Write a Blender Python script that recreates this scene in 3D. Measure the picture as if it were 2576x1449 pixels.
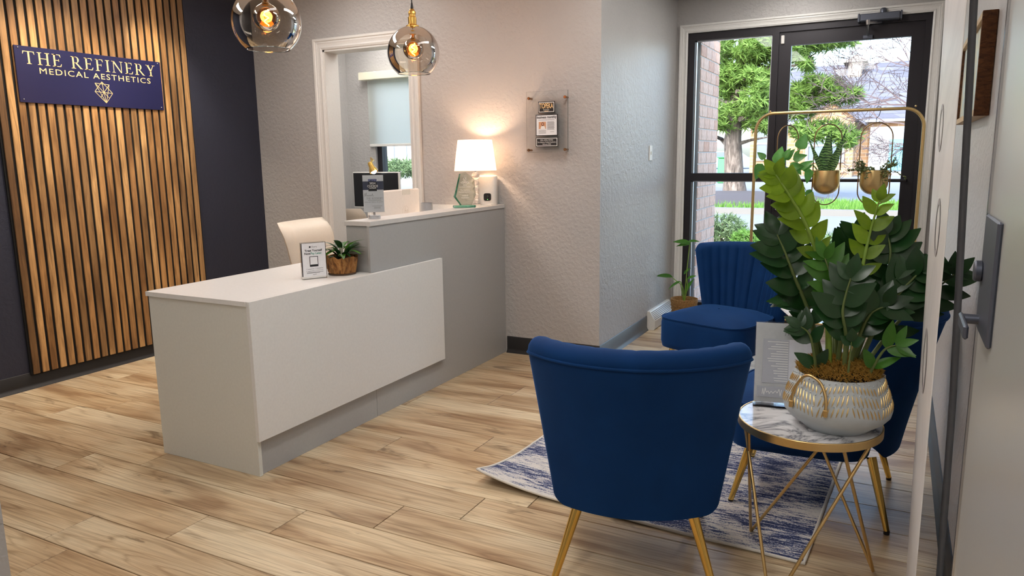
import bpy, math, random
from mathutils import Vector, Matrix

for _o in list(bpy.data.objects):
    bpy.data.objects.remove(_o, do_unlink=True)
scene = bpy.context.scene
COL = scene.collection
random.seed(7)

# ---------------------------------------------------------------- camera
YAW, PITCH, ROLL, FPX = -0.481503, 0.174873, -0.0137554, 1854.31
CAMZ = 1.4
_f = Vector((math.sin(YAW) * math.cos(PITCH), math.cos(YAW) * math.cos(PITCH), -math.sin(PITCH)))
_r0 = Vector((math.cos(YAW), -math.sin(YAW), 0))
_u0 = _r0.cross(_f)
_r = _r0 * math.cos(ROLL) + _u0 * math.sin(ROLL)
_u = -_r0 * math.sin(ROLL) + _u0 * math.cos(ROLL)
cam_data = bpy.data.cameras.new('camera')
cam_data.sensor_width = 36.0
cam_data.lens = 36.0 * FPX / 2576.0
cam_data.clip_start = 0.02
cam_data.clip_end = 500
cam = bpy.data.objects.new('camera', cam_data)
COL.objects.link(cam)
cam.matrix_world = Matrix(((_r.x, _u.x, -_f.x, 0), (_r.y, _u.y, -_f.y, 0), (_r.z, _u.z, -_f.z, CAMZ), (0, 0, 0, 1)))
scene.camera = cam

# ---------------------------------------------------------------- world, sun, exposure
SKY_STRENGTH = 0.85
SUN_STRENGTH = 2.6
PANEL_STRENGTH = 11.5
world = bpy.data.worlds.new('world')
scene.world = world
world.use_nodes = True
wn = world.node_tree.nodes
wl = world.node_tree.links
wn.clear()
w_out = wn.new('ShaderNodeOutputWorld')
w_bg = wn.new('ShaderNodeBackground')
w_sky = wn.new('ShaderNodeTexSky')
w_sky.sky_type = 'NISHITA'
w_sky.sun_disc = False
w_sky.sun_elevation = math.radians(42)
w_sky.sun_rotation = math.radians(200)
w_sky.air_density = 1.0
w_sky.dust_density = 3.0
w_sky.ozone_density = 1.0
w_bg.inputs['Strength'].default_value = SKY_STRENGTH
wl.new(w_sky.outputs[0], w_bg.inputs[0])
wl.new(w_bg.outputs[0], w_out.inputs[0])
sun_data = bpy.data.lights.new('sun', 'SUN')
sun_data.energy = SUN_STRENGTH
sun_data.angle = math.radians(1.0)
sun_data.color = (1.0, 0.95, 0.87)
sun = bpy.data.objects.new('sun', sun_data)
COL.objects.link(sun)
sun.rotation_euler = (math.radians(48), 0, math.radians(20))
scene.view_settings.view_transform = 'Standard'
scene.view_settings.look = 'None'
scene.view_settings.gamma = 1.0
scene.view_settings.exposure = 0.5
scene.view_settings.use_curve_mapping = False


# ---------------------------------------------------------------- helpers
def lin(r, g, b):
    def c(v):
        v /= 255.0
        return v / 12.92 if v <= 0.04045 else ((v + 0.055) / 1.055) ** 2.4
    return (c(r), c(g), c(b), 1.0)


def ray(px, py):
    return _f * FPX + _r * (px - 1288.0) - _u * (py - 724.5)


def at(px, py, Y):
    """point of the place seen at pixel (px, py) whose depth coordinate is Y"""
    d = ray(px, py)
    t = Y / d.y
    return Vector((d.x * t, Y, CAMZ + d.z * t))


def atx(px, py, X):
    d = ray(px, py)
    t = X / d.x
    return Vector((X, d.y * t, CAMZ + d.z * t))


def atz(px, py, Z):
    d = ray(px, py)
    t = (Z - CAMZ) / d.z
    return Vector((d.x * t, d.y * t, Z))


class MB:
    def __init__(s):
        s.v = []
        s.f = []

    def add(s, verts, faces):
        b = len(s.v)
        s.v += [tuple(v) for v in verts]
        s.f += [tuple(i + b for i in f) for f in faces]
        return s

    def box(s, x0, x1, y0, y1, z0, z1, M=None):
        vs = [Vector((x, y, z)) for z in (z0, z1) for y in (y0, y1) for x in (x0, x1)]
        if M is not None:
            vs = [M @ v for v in vs]
        return s.add(vs, [(0, 2, 3, 1), (4, 5, 7, 6), (0, 1, 5, 4), (2, 6, 7, 3), (0, 4, 6, 2), (1, 3, 7, 5)])

    def bevbox(s, x0, x1, y0, y1, z0, z1, b, M=None):
        """box with chamfered edges"""
        cx, cy, cz = (x0 + x1) / 2, (y0 + y1) / 2, (z0 + z1) / 2
        hx, hy, hz = (x1 - x0) / 2, (y1 - y0) / 2, (z1 - z0) / 2
        b = min(b, hx * .95, hy * .95, hz * .95)
        vs = []
        idx = {}
        for sx in (-1, 1):
            for sy in (-1, 1):
                for sz in (-1, 1):
                    for k in range(3):
                        p = [hx - b, hy - b, hz - b]
                        p[k] += b
                        idx[(sx, sy, sz, k)] = len(vs)
                        v = Vector((cx + sx * p[0], cy + sy * p[1], cz + sz * p[2]))
                        vs.append(M @ v if M is not None else v)
        fs = []
        I = idx
        for q in (-1, 1):
            fs.append([I[(q, -1, -1, 0)], I[(q, 1, -1, 0)], I[(q, 1, 1, 0)], I[(q, -1, 1, 0)]][::q])
            fs.append([I[(-1, q, -1, 1)], I[(-1, q, 1, 1)], I[(1, q, 1, 1)], I[(1, q, -1, 1)]][::q])
            fs.append([I[(-1, -1, q, 2)], I[(1, -1, q, 2)], I[(1, 1, q, 2)], I[(-1, 1, q, 2)]][::q])
        for a in (-1, 1):
            for c in (-1, 1):
                d = a * c
                fs.append([I[(a, c, -1, 0)], I[(a, c, -1, 1)], I[(a, c, 1, 1)], I[(a, c, 1, 0)]][::d])
                fs.append([I[(a, -1, c, 2)], I[(a, -1, c, 0)], I[(a, 1, c, 0)], I[(a, 1, c, 2)]][::d])
                fs.append([I[(-1, a, c, 1)], I[(-1, a, c, 2)], I[(1, a, c, 2)], I[(1, a, c, 1)]][::d])
        for sx in (-1, 1):
            for sy in (-1, 1):
                for sz in (-1, 1):
                    d = sx * sy * sz
                    fs.append([I[(sx, sy, sz, 0)], I[(sx, sy, sz, 1)], I[(sx, sy, sz, 2)]][::d])
        return s.add(vs, fs)

    def lathe(s, prof, n=24, M=None, close=True, ang=2 * math.pi):
        """prof: (r, z) list revolved about z"""
        vs = []
        fs = []
        m = len(prof)
        for i in range(n):
            a = ang * i / n
            for r, z in prof:
                v = Vector((r * math.cos(a), r * math.sin(a), z))
                vs.append(M @ v if M is not None else v)
        for i in range(n):
            j = (i + 1) % n
            for k in range(m - 1):
                fs.append((i * m + k, j * m + k, j * m + k + 1, i * m + k + 1))
        return s.add(vs, fs)

    def tube(s, pts, r, n=8, caps=True, closed=False):
        pts = [Vector(p) for p in pts]
        m = len(pts)
        rs = r if isinstance(r, (list, tuple)) else [r] * m
        vs = []
        fs = []
        prev = None
        for i, p in enumerate(pts):
            if closed:
                t = pts[(i + 1) % m] - pts[i - 1]
            elif i == 0:
                t = pts[1] - pts[0]
            elif i == m - 1:
                t = pts[-1] - pts[-2]
            else:
                t = pts[i + 1] - pts[i - 1]
            t.normalize()
            if prev is None:
                h = Vector((0, 0, 1)) if abs(t.z) < .9 else Vector((1, 0, 0))
                a = t.cross(h).normalized()
            else:
                a = (prev - t * prev.dot(t))
                if a.length < 1e-6:
                    a = t.orthogonal()
                a.normalize()
            prev = a
            b = t.cross(a)
            for k in range(n):
                an = 2 * math.pi * k / n
                vs.append(p + (a * math.cos(an) + b * math.sin(an)) * rs[i])
        rng = m if closed else m - 1
        for i in range(rng):
            j = (i + 1) % m
            for k in range(n):
                l = (k + 1) % n
                fs.append((i * n + k, i * n + l, j * n + l, j * n + k))
        if caps and not closed:
            fs.append(tuple(range(n))[::-1])
            fs.append(tuple((m - 1) * n + k for k in range(n)))
        return s.add(vs, fs)

    def prism(s, poly, d0, d1, M=None):
        """2D polygon (x, y) extruded in z from d0 to d1"""
        n = len(poly)
        vs = [Vector((x, y, d0)) for x, y in poly] + [Vector((x, y, d1)) for x, y in poly]
        if M is not None:
            vs = [M @ v for v in vs]
        fs = [tuple(range(n))[::-1], tuple(range(n, 2 * n))]
        for i in range(n):
            j = (i + 1) % n
            fs.append((i, j, n + j, n + i))
        return s.add(vs, fs)

    def sphere(s, c, r, n=16, m=10, sz=1.0):
        prof = [(max(1e-4, r * math.sin(math.pi * k / m)), -r * sz * math.cos(math.pi * k / m)) for k in range(m + 1)]
        return s.lathe(prof, n, Matrix.Translation(Vector(c)))

    def mesh(s, name, mat, smooth=None):
        me = bpy.data.meshes.new(name)
        me.from_pydata(s.v, [], s.f)
        if mat is not None:
            me.materials.append(mat)
        me.update()
        if smooth is not None:
            me.polygons.foreach_set('use_smooth', [True] * len(me.polygons))
            if smooth < 180:
                me.set_sharp_from_angle(angle=math.radians(smooth))
        return me

    def build(s, name, mat, parent=None, smooth=None, local=False):
        return link(name, s.mesh(name, mat, smooth), parent, local)


def link(name, data, parent=None, local=False):
    o = bpy.data.objects.new(name, data)
    COL.objects.link(o)
    if parent is not None:
        o.parent = parent
        if not local:
            o.matrix_parent_inverse = world_of(parent).inverted()
    return o


def world_of(o):
    m = o.matrix_basis.copy()
    if o.parent is not None:
        m = world_of(o.parent) @ o.matrix_parent_inverse @ m
    return m


def tag(o, label=None, cat=None, group=None, kind=None):
    if label:
        o['label'] = label
    if cat:
        o['category'] = cat
    if group:
        o['group'] = group
    if kind:
        o['kind'] = kind
    return o


def thing(name, label, cat, loc=(0, 0, 0), rz=0.0, group=None):
    o = bpy.data.objects.new(name, None)
    o.empty_display_size = .1
    COL.objects.link(o)
    o.location = loc
    o.rotation_euler = (0, 0, rz)
    return tag(o, label, cat, group)


def struct(o):
    o['kind'] = 'structure'
    return o


def copy_tree(o, parent=None):
    c = o.copy()
    COL.objects.link(c)
    c.parent = parent
    for ch in list(o.children):
        copy_tree(ch, c)
    return c


# ---------------------------------------------------------------- materials
MATS = {}


class NT:
    def __init__(s, name):
        s.m = bpy.data.materials.new(name)
        s.m.use_nodes = True
        s.n = s.m.node_tree.nodes
        s.l = s.m.node_tree.links
        s.n.clear()
        s.out = s.n.new('ShaderNodeOutputMaterial')

    def new(s, t, **kw):
        nd = s.n.new('ShaderNode' + t)
        for k, v in kw.items():
            setattr(nd, k, v)
        return nd

    def con(s, a, b):
        s.l.new(a, b)

    def bsdf(s, color=None, rough=.5, metal=0.0, **kw):
        b = s.new('BsdfPrincipled')
        if color is not None:
            b.inputs['Base Color'].default_value = color
        b.inputs['Roughness'].default_value = rough
        b.inputs['Metallic'].default_value = metal
        for k, v in kw.items():
            b.inputs[k].default_value = v
        return b

    def coords(s, kind='Object', scale=(1, 1, 1), loc=None):
        tc = s.new('TexCoord')
        mp = s.new('Mapping')
        mp.inputs['Scale'].default_value = scale
        s.con(tc.outputs[kind], mp.inputs['Vector'])
        if loc is not None:
            s.con(loc, mp.inputs['Location'])
        return mp.outputs[0]

    def noise(s, vec, scale=5, detail=4, rough=.55, dist=0.0):
        n = s.new('TexNoise')
        n.inputs['Scale'].default_value = scale
        n.inputs['Detail'].default_value = detail
        n.inputs['Roughness'].default_value = rough
        n.inputs['Distortion'].default_value = dist
        s.con(vec, n.inputs['Vector'])
        return n

    def ramp(s, fac, stops, interp='LINEAR'):
        r = s.new('ValToRGB')
        cr = r.color_ramp
        cr.interpolation = interp
        while len(cr.elements) < len(stops):
            cr.elements.new(.5)
        for e, (p, c) in zip(cr.elements, stops):
            e.position = p
            e.color = c
        s.con(fac, r.inputs[0])
        return r

    def mix(s, fac, a, b, blend='MIX'):
        m = s.new('Mix', data_type='RGBA', blend_type=blend)
        for sock, v in ((m.inputs[0], fac), (m.inputs[6], a), (m.inputs[7], b)):
            if hasattr(v, 'is_linked') or hasattr(v, 'links'):
                s.con(v, sock)
            else:
                sock.default_value = v
        return m.outputs[2]

    def bump(s, h, strength=.3, dist=.01):
        b = s.new('Bump')
        b.inputs['Strength'].default_value = strength
        b.inputs['Distance'].default_value = dist
        s.con(h, b.inputs['Height'])
        return b.outputs[0]

    def done(s, shader):
        s.con(shader, s.out.inputs['Surface'])
        return s.m


def plain(name, color, rough=.5, metal=0.0, bump=0.0, bscale=80, **kw):
    if name in MATS:
        return MATS[name]
    t = NT(name)
    b = t.bsdf(color, rough, metal, **kw)
    v = t.coords()
    n = t.noise(v, bscale, 3)
    c = t.mix(n.outputs[0], tuple(x * .93 for x in color[:3]) + (1,), tuple(min(1, x * 1.05) for x in color[:3]) + (1,))
    t.con(c, b.inputs['Base Color'])
    if bump:
        t.con(t.bump(n.outputs[0], bump, .002), b.inputs['Normal'])
    MATS[name] = t.done(b.outputs[0])
    return MATS[name]


def wall_mat(name, color, rough=.6, strength=.45):
    t = NT(name)
    b = t.bsdf(color, rough)
    v = t.coords()
    n1 = t.noise(v, 95, 3, .6)
    n2 = t.noise(v, 38, 2, .5)
    r = t.ramp(n2.outputs[0], [(.42, (0, 0, 0, 1)), (.6, (1, 1, 1, 1))])
    h = t.new('Math', operation='MULTIPLY')
    t.con(n1.outputs[0], h.inputs[0])
    t.con(r.outputs[0], h.inputs[1])
    t.con(t.bump(h.outputs[0], strength, .006), b.inputs['Normal'])
    n3 = t.noise(v, 2.2, 2)
    c = t.mix(n3.outputs[0], tuple(x * .95 for x in color[:3]) + (1,), tuple(x * 1.05 for x in color[:3]) + (1,))
    t.con(c, b.inputs['Base Color'])
    return t.done(b.outputs[0])


M_WALL = wall_mat('grey_wall_paint', lin(182, 179, 177), .42)
M_NAVY = wall_mat('navy_wall_paint', lin(37, 40, 56), .6, .3)
M_CEIL = wall_mat('ceiling_white', lin(225, 224, 220), .8, .15)
M_TRIM = plain('white_trim_paint', lin(226, 224, 220), .35)
M_WHITE = plain('white_laminate', lin(228, 228, 226), .32)
M_WHITE_EDGE = plain('white_edge_band', lin(218, 219, 212), .4)
M_GREY = plain('grey_laminate', lin(171, 171, 170), .38)
M_BLACKBASE = plain('black_rubber_base', lin(32, 31, 32), .45)
M_DAYLITBASE = plain('daylit_rubber_base', lin(88, 90, 92), .4)  # black base again, its greying by daylight put into the colour
M_ALU = plain('dark_bronze_aluminium', lin(44, 41, 46), .38, .35)
M_BLACK = plain('black_plastic', lin(22, 22, 24), .4)
M_SCREEN = plain('dark_screen', lin(26, 26, 30), .18)
M_CHROME = plain('chrome_metal', lin(205, 205, 208), .16, 1.0)
M_STEELPOLE = plain('aluminium_pole', lin(196, 200, 206), .36, 1.0)
M_DARKMETAL = plain('dark_grey_metal', lin(96, 100, 112), .42, .6)
M_GOLD = plain('polished_gold', lin(246, 204, 112), .18, 1.0)
M_BRUSHGOLD = plain('brushed_gold', lin(226, 194, 134), .36, 1.0)
M_BRASS = plain('antique_brass', lin(222, 178, 96), .3, 1.0)
M_CREAM = plain('cream_leather', lin(232, 221, 205), .45, 0, .12, 140)
M_PLASTIC = plain('white_plastic', lin(236, 233, 228), .4)
M_PAPER = plain('white_paper', lin(232, 234, 238), .7)
M_INK = plain('black_ink', lin(28, 28, 32), .6)
M_GREYINK = plain('grey_ink', lin(120, 122, 126), .6)
M_TEALINK = plain('teal_ink', lin(66, 150, 132), .6)
M_NAVYINK = plain('navy_ink', lin(58, 66, 92), .6)
M_GOLDINK = plain('pale_gold_lettering', lin(236, 205, 150), .45, .2)
M_WHITEINK = plain('white_ink', lin(240, 240, 238), .6)
M_SIGN = plain('navy_sign_face', lin(22, 24, 68), .35)
M_SOIL = plain('potting_soil', lin(46, 38, 30), .95, 0, .6, 60)
M_BACKING = plain('black_felt_backing', lin(10, 9, 9), .95)


def glassy(name, tint, refl=.08, rough=.02, ior=1.45):
    t = NT(name)
    tr = t.new('BsdfTransparent')
    tr.inputs[0].default_value = tint
    gl = t.new('BsdfGlossy')
    gl.inputs['Roughness'].default_value = rough
    fr = t.new('Fresnel')
    fr.inputs[0].default_value = ior
    ad = t.new('Math', operation='ADD')
    ad.inputs[1].default_value = refl
    ad.use_clamp = True
    t.con(fr.outputs[0], ad.inputs[0])
    mx = t.new('MixShader')
    t.con(ad.outputs[0], mx.inputs[0])
    t.con(tr.outputs[0], mx.inputs[1])
    t.con(gl.outputs[0], mx.inputs[2])
    return t.done(mx.outputs[0])


M_PANE = glassy('window_glass', (.93, .96, .97, 1), 0.0, .01, 1.3)
M_SMOKE = glassy('smoked_pendant_glass', (.80, .75, .69, 1), .01, .02, 1.4)
M_AMBER = glassy('amber_bulb_glass', (.95, .55, .22, 1), .03, .02)
M_ACRYL = glassy('clear_acrylic', (.985, .99, .99, 1), .0, .02, 1.35)
M_ACRYLEDGE = glassy('acrylic_edge', (.75, .85, .85, 1), .18, .05)


def real_glass(name, col, rough=.0):
    t = NT(name)
    b = t.bsdf(col, rough, 0, IOR=1.45)
    b.inputs['Transmission Weight'].default_value = 1.0
    return t.done(b.outputs[0])


M_CRYSTAL = real_glass('crystal_glass', (1, .98, .96, 1))
M_AWARD = glassy('award_glass', (.84, .88, .85, 1), .06, .03)
M_AWARDEDGE = glassy('award_green_edge', (.45, .85, .75, 1), .25, .03)


def emit(name, col, s):
    t = NT(name)
    e = t.new('Emission')
    e.inputs[0].default_value = col
    e.inputs[1].default_value = s
    return t.done(e.outputs[0])


M_PANEL = emit('ceiling_panel_light', (1.0, .965, .92, 1), PANEL_STRENGTH)
M_FILAMENT = emit('glowing_filament', (1.0, .42, .10, 1), 40)
M_LED = emit('green_led', (.2, 1, .15, 1), 4)


def shade_mat(name, col, trans=.6):
    t = NT(name)
    d = t.new('BsdfDiffuse')
    d.inputs[0].default_value = col
    tl = t.new('BsdfTranslucent')
    tl.inputs[0].default_value = col
    mx = t.new('MixShader')
    mx.inputs[0].default_value = trans
    t.con(d.outputs[0], mx.inputs[1])
    t.con(tl.outputs[0], mx.inputs[2])
    return t.done(mx.outputs[0])


M_SHADE = shade_mat('lamp_shade_fabric', lin(250, 238, 225), .55)
M_ROLLER = shade_mat('roller_shade_fabric', lin(232, 236, 234), .6)


def slat_wood():
    t = NT('stained_slat_wood')
    oi = t.new('ObjectInfo')
    sc = t.new('Math', operation='MULTIPLY')
    sc.inputs[1].default_value = 40
    t.con(oi.outputs['Random'], sc.inputs[0])
    v = t.coords('Object', (1, 14, 1.1), sc.outputs[0])
    n = t.noise(v, 3.0, 6, .6, 1.2)
    v2 = t.coords('Object', (1, 3, .9), sc.outputs[0])
    n2 = t.noise(v2, 1.7, 3, .5, .6)
    base = t.ramp(oi.outputs['Random'], [(0, lin(150, 110, 70)), (.25, lin(200, 158, 108)), (.5, lin(170, 128, 82)), (.75, lin(210, 170, 120)), (1, lin(134, 102, 68))])
    g = t.ramp(n.outputs[0], [(.3, (.5, .45, .4, 1)), (.62, (1.06, 1.04, 1, 1))])
    g2 = t.ramp(n2.outputs[0], [(.36, (.55, .5, .44, 1)), (.58, (1.08, 1.06, 1.0, 1))])
    c = t.mix(1.0, base.outputs[0], g.outputs[0], 'MULTIPLY')
    c = t.mix(1.0, c, g2.outputs[0], 'MULTIPLY')
    b = t.bsdf(None, .45)
    t.con(c, b.inputs['Base Color'])
    t.con(t.bump(n.outputs[0], .15, .003), b.inputs['Normal'])
    return t.done(b.outputs[0])


M_SLAT = slat_wood()


def plank_wood():
    t = NT('oak_vinyl_plank')
    oi = t.new('ObjectInfo')
    sc = t.new('Math', operation='MULTIPLY')
    sc.inputs[1].default_value = 57
    t.con(oi.outputs['Random'], sc.inputs[0])
    v = t.coords('Object', (.42, 5.2, 1), sc.outputs[0])
    # cathedral grain: rings of a slow noise
    n = t.noise(v, 1.25, 2, .45, .25)
    ml = t.new('Math', operation='MULTIPLY')
    ml.inputs[1].default_value = 26
    t.con(n.outputs[0], ml.inputs[0])
    fr = t.new('Math', operation='PINGPONG')
    fr.inputs[1].default_value = 1.0
    t.con(ml.outputs[0], fr.inputs[0])
    ring = t.ramp(fr.outputs[0], [(0, (.74, .70, .66, 1)), (.35, (1, 1, 1, 1)), (1, (1.0, 1.0, 1.0, 1))])
    vf = t.coords('Object', (1.3, 58, 1), sc.outputs[0])
    nf = t.noise(vf, 2.4, 5, .65)
    fine = t.ramp(nf.outputs[0], [(.30, (.66, .62, .59, 1)), (.6, (1.04, 1.04, 1.03, 1))])
    vb = t.coords('Object', (.8, 4.6, 1), sc.outputs[0])
    nb = t.noise(vb, 1.5, 3, .55, .5)
    blot = t.ramp(nb.outputs[0], [(.32, lin(158, 130, 100)), (.46, lin(196, 174, 142)), (.64, lin(216, 201, 172))])
    # knots and dark smudges
    vk = t.coords('Object', (1.7, 7.5, 1), sc.outputs[0])
    nk = t.noise(vk, 1.4, 4, .6, .8)
    knot = t.ramp(nk.outputs[0], [(.29, (.46, .43, .41, 1)), (.37, (1, 1, 1, 1))])
    tone = t.ramp(oi.outputs['Random'], [(0, (.84, .78, .72, 1)), (.3, (1.02, 1.0, .97, 1)), (.6, (.97, .90, .82, 1)), (.8, (1.07, 1.06, 1.04, 1)), (1, (.88, .82, .76, 1))])
    c = blot.outputs[0]
    for k in (ring, fine, knot, tone):
        c = t.mix(1.0, c, k.outputs[0], 'MULTIPLY')
    b = t.bsdf(None, .34)
    b.inputs['Specular IOR Level'].default_value = .45
    t.con(c, b.inputs['Base Color'])
    t.con(t.bump(nf.outputs[0], .08, .002), b.inputs['Normal'])
    return t.done(b.outputs[0])


M_PLANK = plank_wood()
M_SUBFLOOR = plain('dark_plank_joint', lin(92, 74, 56), .9)


def velvet():
    t = NT('navy_velvet')
    b = t.bsdf(lin(8, 56, 118), .75)
    b.inputs['Sheen Weight'].default_value = .55
    b.inputs['Sheen Roughness'].default_value = .35
    b.inputs['Sheen Tint'].default_value = lin(70, 128, 200)
    b.inputs['Specular IOR Level'].default_value = .15
    v = t.coords()
    n = t.noise(v, 6, 3, .5, .6)
    c = t.mix(n.outputs[0], lin(3, 42, 86), lin(11, 57, 112))
    t.con(c, b.inputs['Base Color'])
    n2 = t.noise(v, 320, 2)
    t.con(t.bump(n2.outputs[0], .12, .002), b.inputs['Normal'])
    return t.done(b.outputs[0])


M_VELVET = velvet()


def marble(name, base, vein, scale=3.0, mrough=.12):
    t = NT(name)
    v = t.coords('Object', (1, 1, 1))
    n = t.noise(v, scale, 6, .6, 1.4)
    a = t.new('Math', operation='SUBTRACT')
    a.inputs[1].default_value = .5
    t.con(n.outputs[0], a.inputs[0])
    ab = t.new('Math', operation='ABSOLUTE')
    t.con(a.outputs[0], ab.inputs[0])
    r = t.ramp(ab.outputs[0], [(0, vein), (.018, tuple((x + y) / 2 for x, y in zip(vein, base))), (.06, base)])
    b = t.bsdf(None, mrough)
    t.con(r.outputs[0], b.inputs['Base Color'])
    return t.done(b.outputs[0])


M_MARBLE = marble('white_marble', lin(226, 226, 228), lin(120, 122, 130), 4.0)
M_BANNER = marble('marble_print_vinyl', lin(228, 224, 222), lin(216, 212, 211), .8, .4)


def rug_mat():
    t = NT('woven_rug_pile')
    n = t.noise(t.coords('Object', (8, 52, 1)), 1.6, 7, .72, .5)
    n2 = t.noise(t.coords('Object', (1.5, 4.5, 1)), 1.8, 3, .55, .3)
    n3 = t.noise(t.coords('Object', (90, 160, 1)), 1.6, 2, .6)
    s1 = t.new('Math', operation='MULTIPLY_ADD')
    s1.inputs[1].default_value = .55
    t.con(n2.outputs[0], s1.inputs[0])
    t.con(n.outputs[0], s1.inputs[2])
    s2 = t.new('Math', operation='MULTIPLY_ADD')
    s2.inputs[1].default_value = .42
    t.con(n3.outputs[0], s2.inputs[0])
    t.con(s1.outputs[0], s2.inputs[2])
    r = t.ramp(s2.outputs[0], [(.90, lin(216, 211, 205)), (.975, lin(192, 190, 192)), (1.0, lin(96, 110, 150)), (1.0, lin(30, 44, 88))])
    r2 = t.new('MapRange')
    r2.inputs['From Min'].default_value = .75
    r2.inputs['From Max'].default_value = 1.10
    t.con(s2.outputs[0], r2.inputs[0])
    cr = r.color_ramp
    for e, p in zip(cr.elements, (.42, .62, .74, .88)):
        e.position = p
    t.con(r2.outputs[0], r.inputs[0])
    b = t.bsdf(None, .95)
    t.con(r.outputs[0], b.inputs['Base Color'])
    t.con(t.bump(n3.outputs[0], .7, .006), b.inputs['Normal'])
    return t.done(b.outputs[0])


M_RUG = rug_mat()
M_RUGEDGE = plain('rug_binding', lin(220, 216, 208), .9, 0, .5, 300)


def leaf_mat(name, c1, c2, trans=.3, rough=.35, band=False):
    t = NT(name)
    v = t.coords('Object', (1, 1, 1))
    oi = t.new('ObjectInfo')
    n = t.noise(v, 3.0, 3)
    c = t.mix(n.outputs[0], c1, c2)
    hv = t.new('HueSaturation')
    ml = t.new('Math', operation='MULTIPLY_ADD')
    ml.inputs[1].default_value = .5
    ml.inputs[2].default_value = .75
    t.con(oi.outputs['Random'], ml.inputs[0])
    t.con(ml.outputs[0], hv.inputs['Value'])
    t.con(c, hv.inputs['Color'])
    col = hv.outputs[0]
    if band:
        vb = t.coords('Object', (1, 1, 1))
        w = t.new('TexWave', wave_type='BANDS', bands_direction='Y')
        w.inputs['Scale'].default_value = 4.6
        w.inputs['Distortion'].default_value = 5.0
        w.inputs['Detail'].default_value = 2
        w.inputs['Detail Scale'].default_value = 2.5
        t.con(vb, w.inputs['Vector'])
        rr = t.ramp(w.outputs[1], [(.30, lin(34, 66, 36)), (.7, lin(110, 150, 80))])
        col = rr.outputs[0]
    b = t.bsdf(None, rough)
    t.con(col, b.inputs['Base Color'])
    tl = t.new('BsdfTranslucent')
    t.con(col, tl.inputs[0])
    mx = t.new('MixShader')
    mx.inputs[0].default_value = trans
    t.con(b.outputs[0], mx.inputs[1])
    t.con(tl.outputs[0], mx.inputs[2])
    return t.done(mx.outputs[0])


M_LEAFDARK = leaf_mat('dark_glossy_leaf', lin(22, 52, 26), lin(40, 80, 38), .18, .28)
M_LEAFMID = leaf_mat('mid_green_leaf', lin(52, 104, 34), lin(84, 140, 44), .35, .35)
M_LEAFNEWLIT = leaf_mat('young_backlit_leaf', lin(104, 140, 28), lin(142, 172, 44), .5, .38)  # young shoots, with the backlight from the door put into the colour
M_POTHOS = leaf_mat('pothos_leaf', lin(58, 120, 48), lin(120, 176, 84), .4, .35)
M_SNAKE = leaf_mat('banded_snake_plant_leaf', lin(30, 60, 34), lin(90, 130, 80), .15, .4, True)
M_SUCC = leaf_mat('small_round_succulent_leaf', lin(96, 112, 52), lin(140, 150, 78), .2, .5)
M_STEM = plain('green_stem', lin(96, 112, 62), .5)
M_STEMNEW = plain('light_green_stem', lin(128, 158, 62), .45)
M_BROWNSTEM = plain('brown_stem', lin(80, 62, 48), .8)
M_MOSS = leaf_mat('golden_brown_moss', lin(132, 96, 34), lin(178, 138, 58), .15, .9)


def bark_mat(name, c1, c2, c3, sc=(14, 14, 3)):
    t = NT(name)
    v = t.coords('Object', sc)
    n = t.noise(v, 3.0, 6, .65, .8)
    r = t.ramp(n.outputs[0], [(.32, c1), (.5, c2), (.68, c3)])
    b = t.bsdf(None, .9)
    t.con(r.outputs[0], b.inputs['Base Color'])
    t.con(t.bump(n.outputs[0], .9, .02), b.inputs['Normal'])
    return t.done(b.outputs[0])


M_BARKPOT = bark_mat('cork_bark', lin(60, 36, 18), lin(166, 112, 58), lin(200, 150, 88), (16, 16, 5))
M_TREEBARK = bark_mat('tree_bark', lin(50, 44, 42), lin(96, 86, 80), lin(134, 124, 118), (3.2, 3.2, .7))
M_BAREBARK = plain('bare_twig_bark', lin(92, 80, 84), .9)
M_WICKER = bark_mat('wicker', lin(120, 84, 44), lin(186, 140, 84), lin(214, 172, 112), (30, 30, 60))


def brushed(name, col, rough):
    t = NT(name)
    n = t.noise(t.coords('Object', (160, 160, .8)), 2, 3)
    c = t.mix(n.outputs[0], tuple(x * .96 for x in col[:3]) + (1,), col)
    b = t.bsdf(None, rough, .55)
    t.con(c, b.inputs['Base Color'])
    return t.done(b.outputs[0])


M_STEEL = brushed('brushed_steel', lin(226, 226, 222), .30)
M_POT = plain('grey_ceramic', lin(184, 191, 194), .5, 0, .2, 60)
M_WALNUT = bark_mat('brown_frame_wood', lin(74, 44, 24), lin(110, 68, 38), lin(134, 86, 50), (12, 3, 30))


def brick_mat(name, cols):
    t = NT(name)
    oi = t.new('ObjectInfo')
    v = t.coords('Object', (1, 1, 1))
    n = t.noise(v, 30, 4)
    base = t.ramp(oi.outputs['Random'], cols)
    g = t.ramp(n.outputs[0], [(.3, (.8, .8, .8, 1)), (.7, (1.1, 1.1, 1.1, 1))])
    c = t.mix(1.0, base.outputs[0], g.outputs[0], 'MULTIPLY')
    b = t.bsdf(None, .85)
    t.con(c, b.inputs['Base Color'])
    t.con(t.bump(n.outputs[0], .5, .004), b.inputs['Normal'])
    return t.done(b.outputs[0])


M_BRICK = brick_mat('salmon_brick', [(0, lin(228, 182, 158)), (.5, lin(236, 196, 174)), (1, lin(218, 166, 140))])
M_MORTAR = plain('grey_mortar', lin(196, 190, 184), .95)


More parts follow.
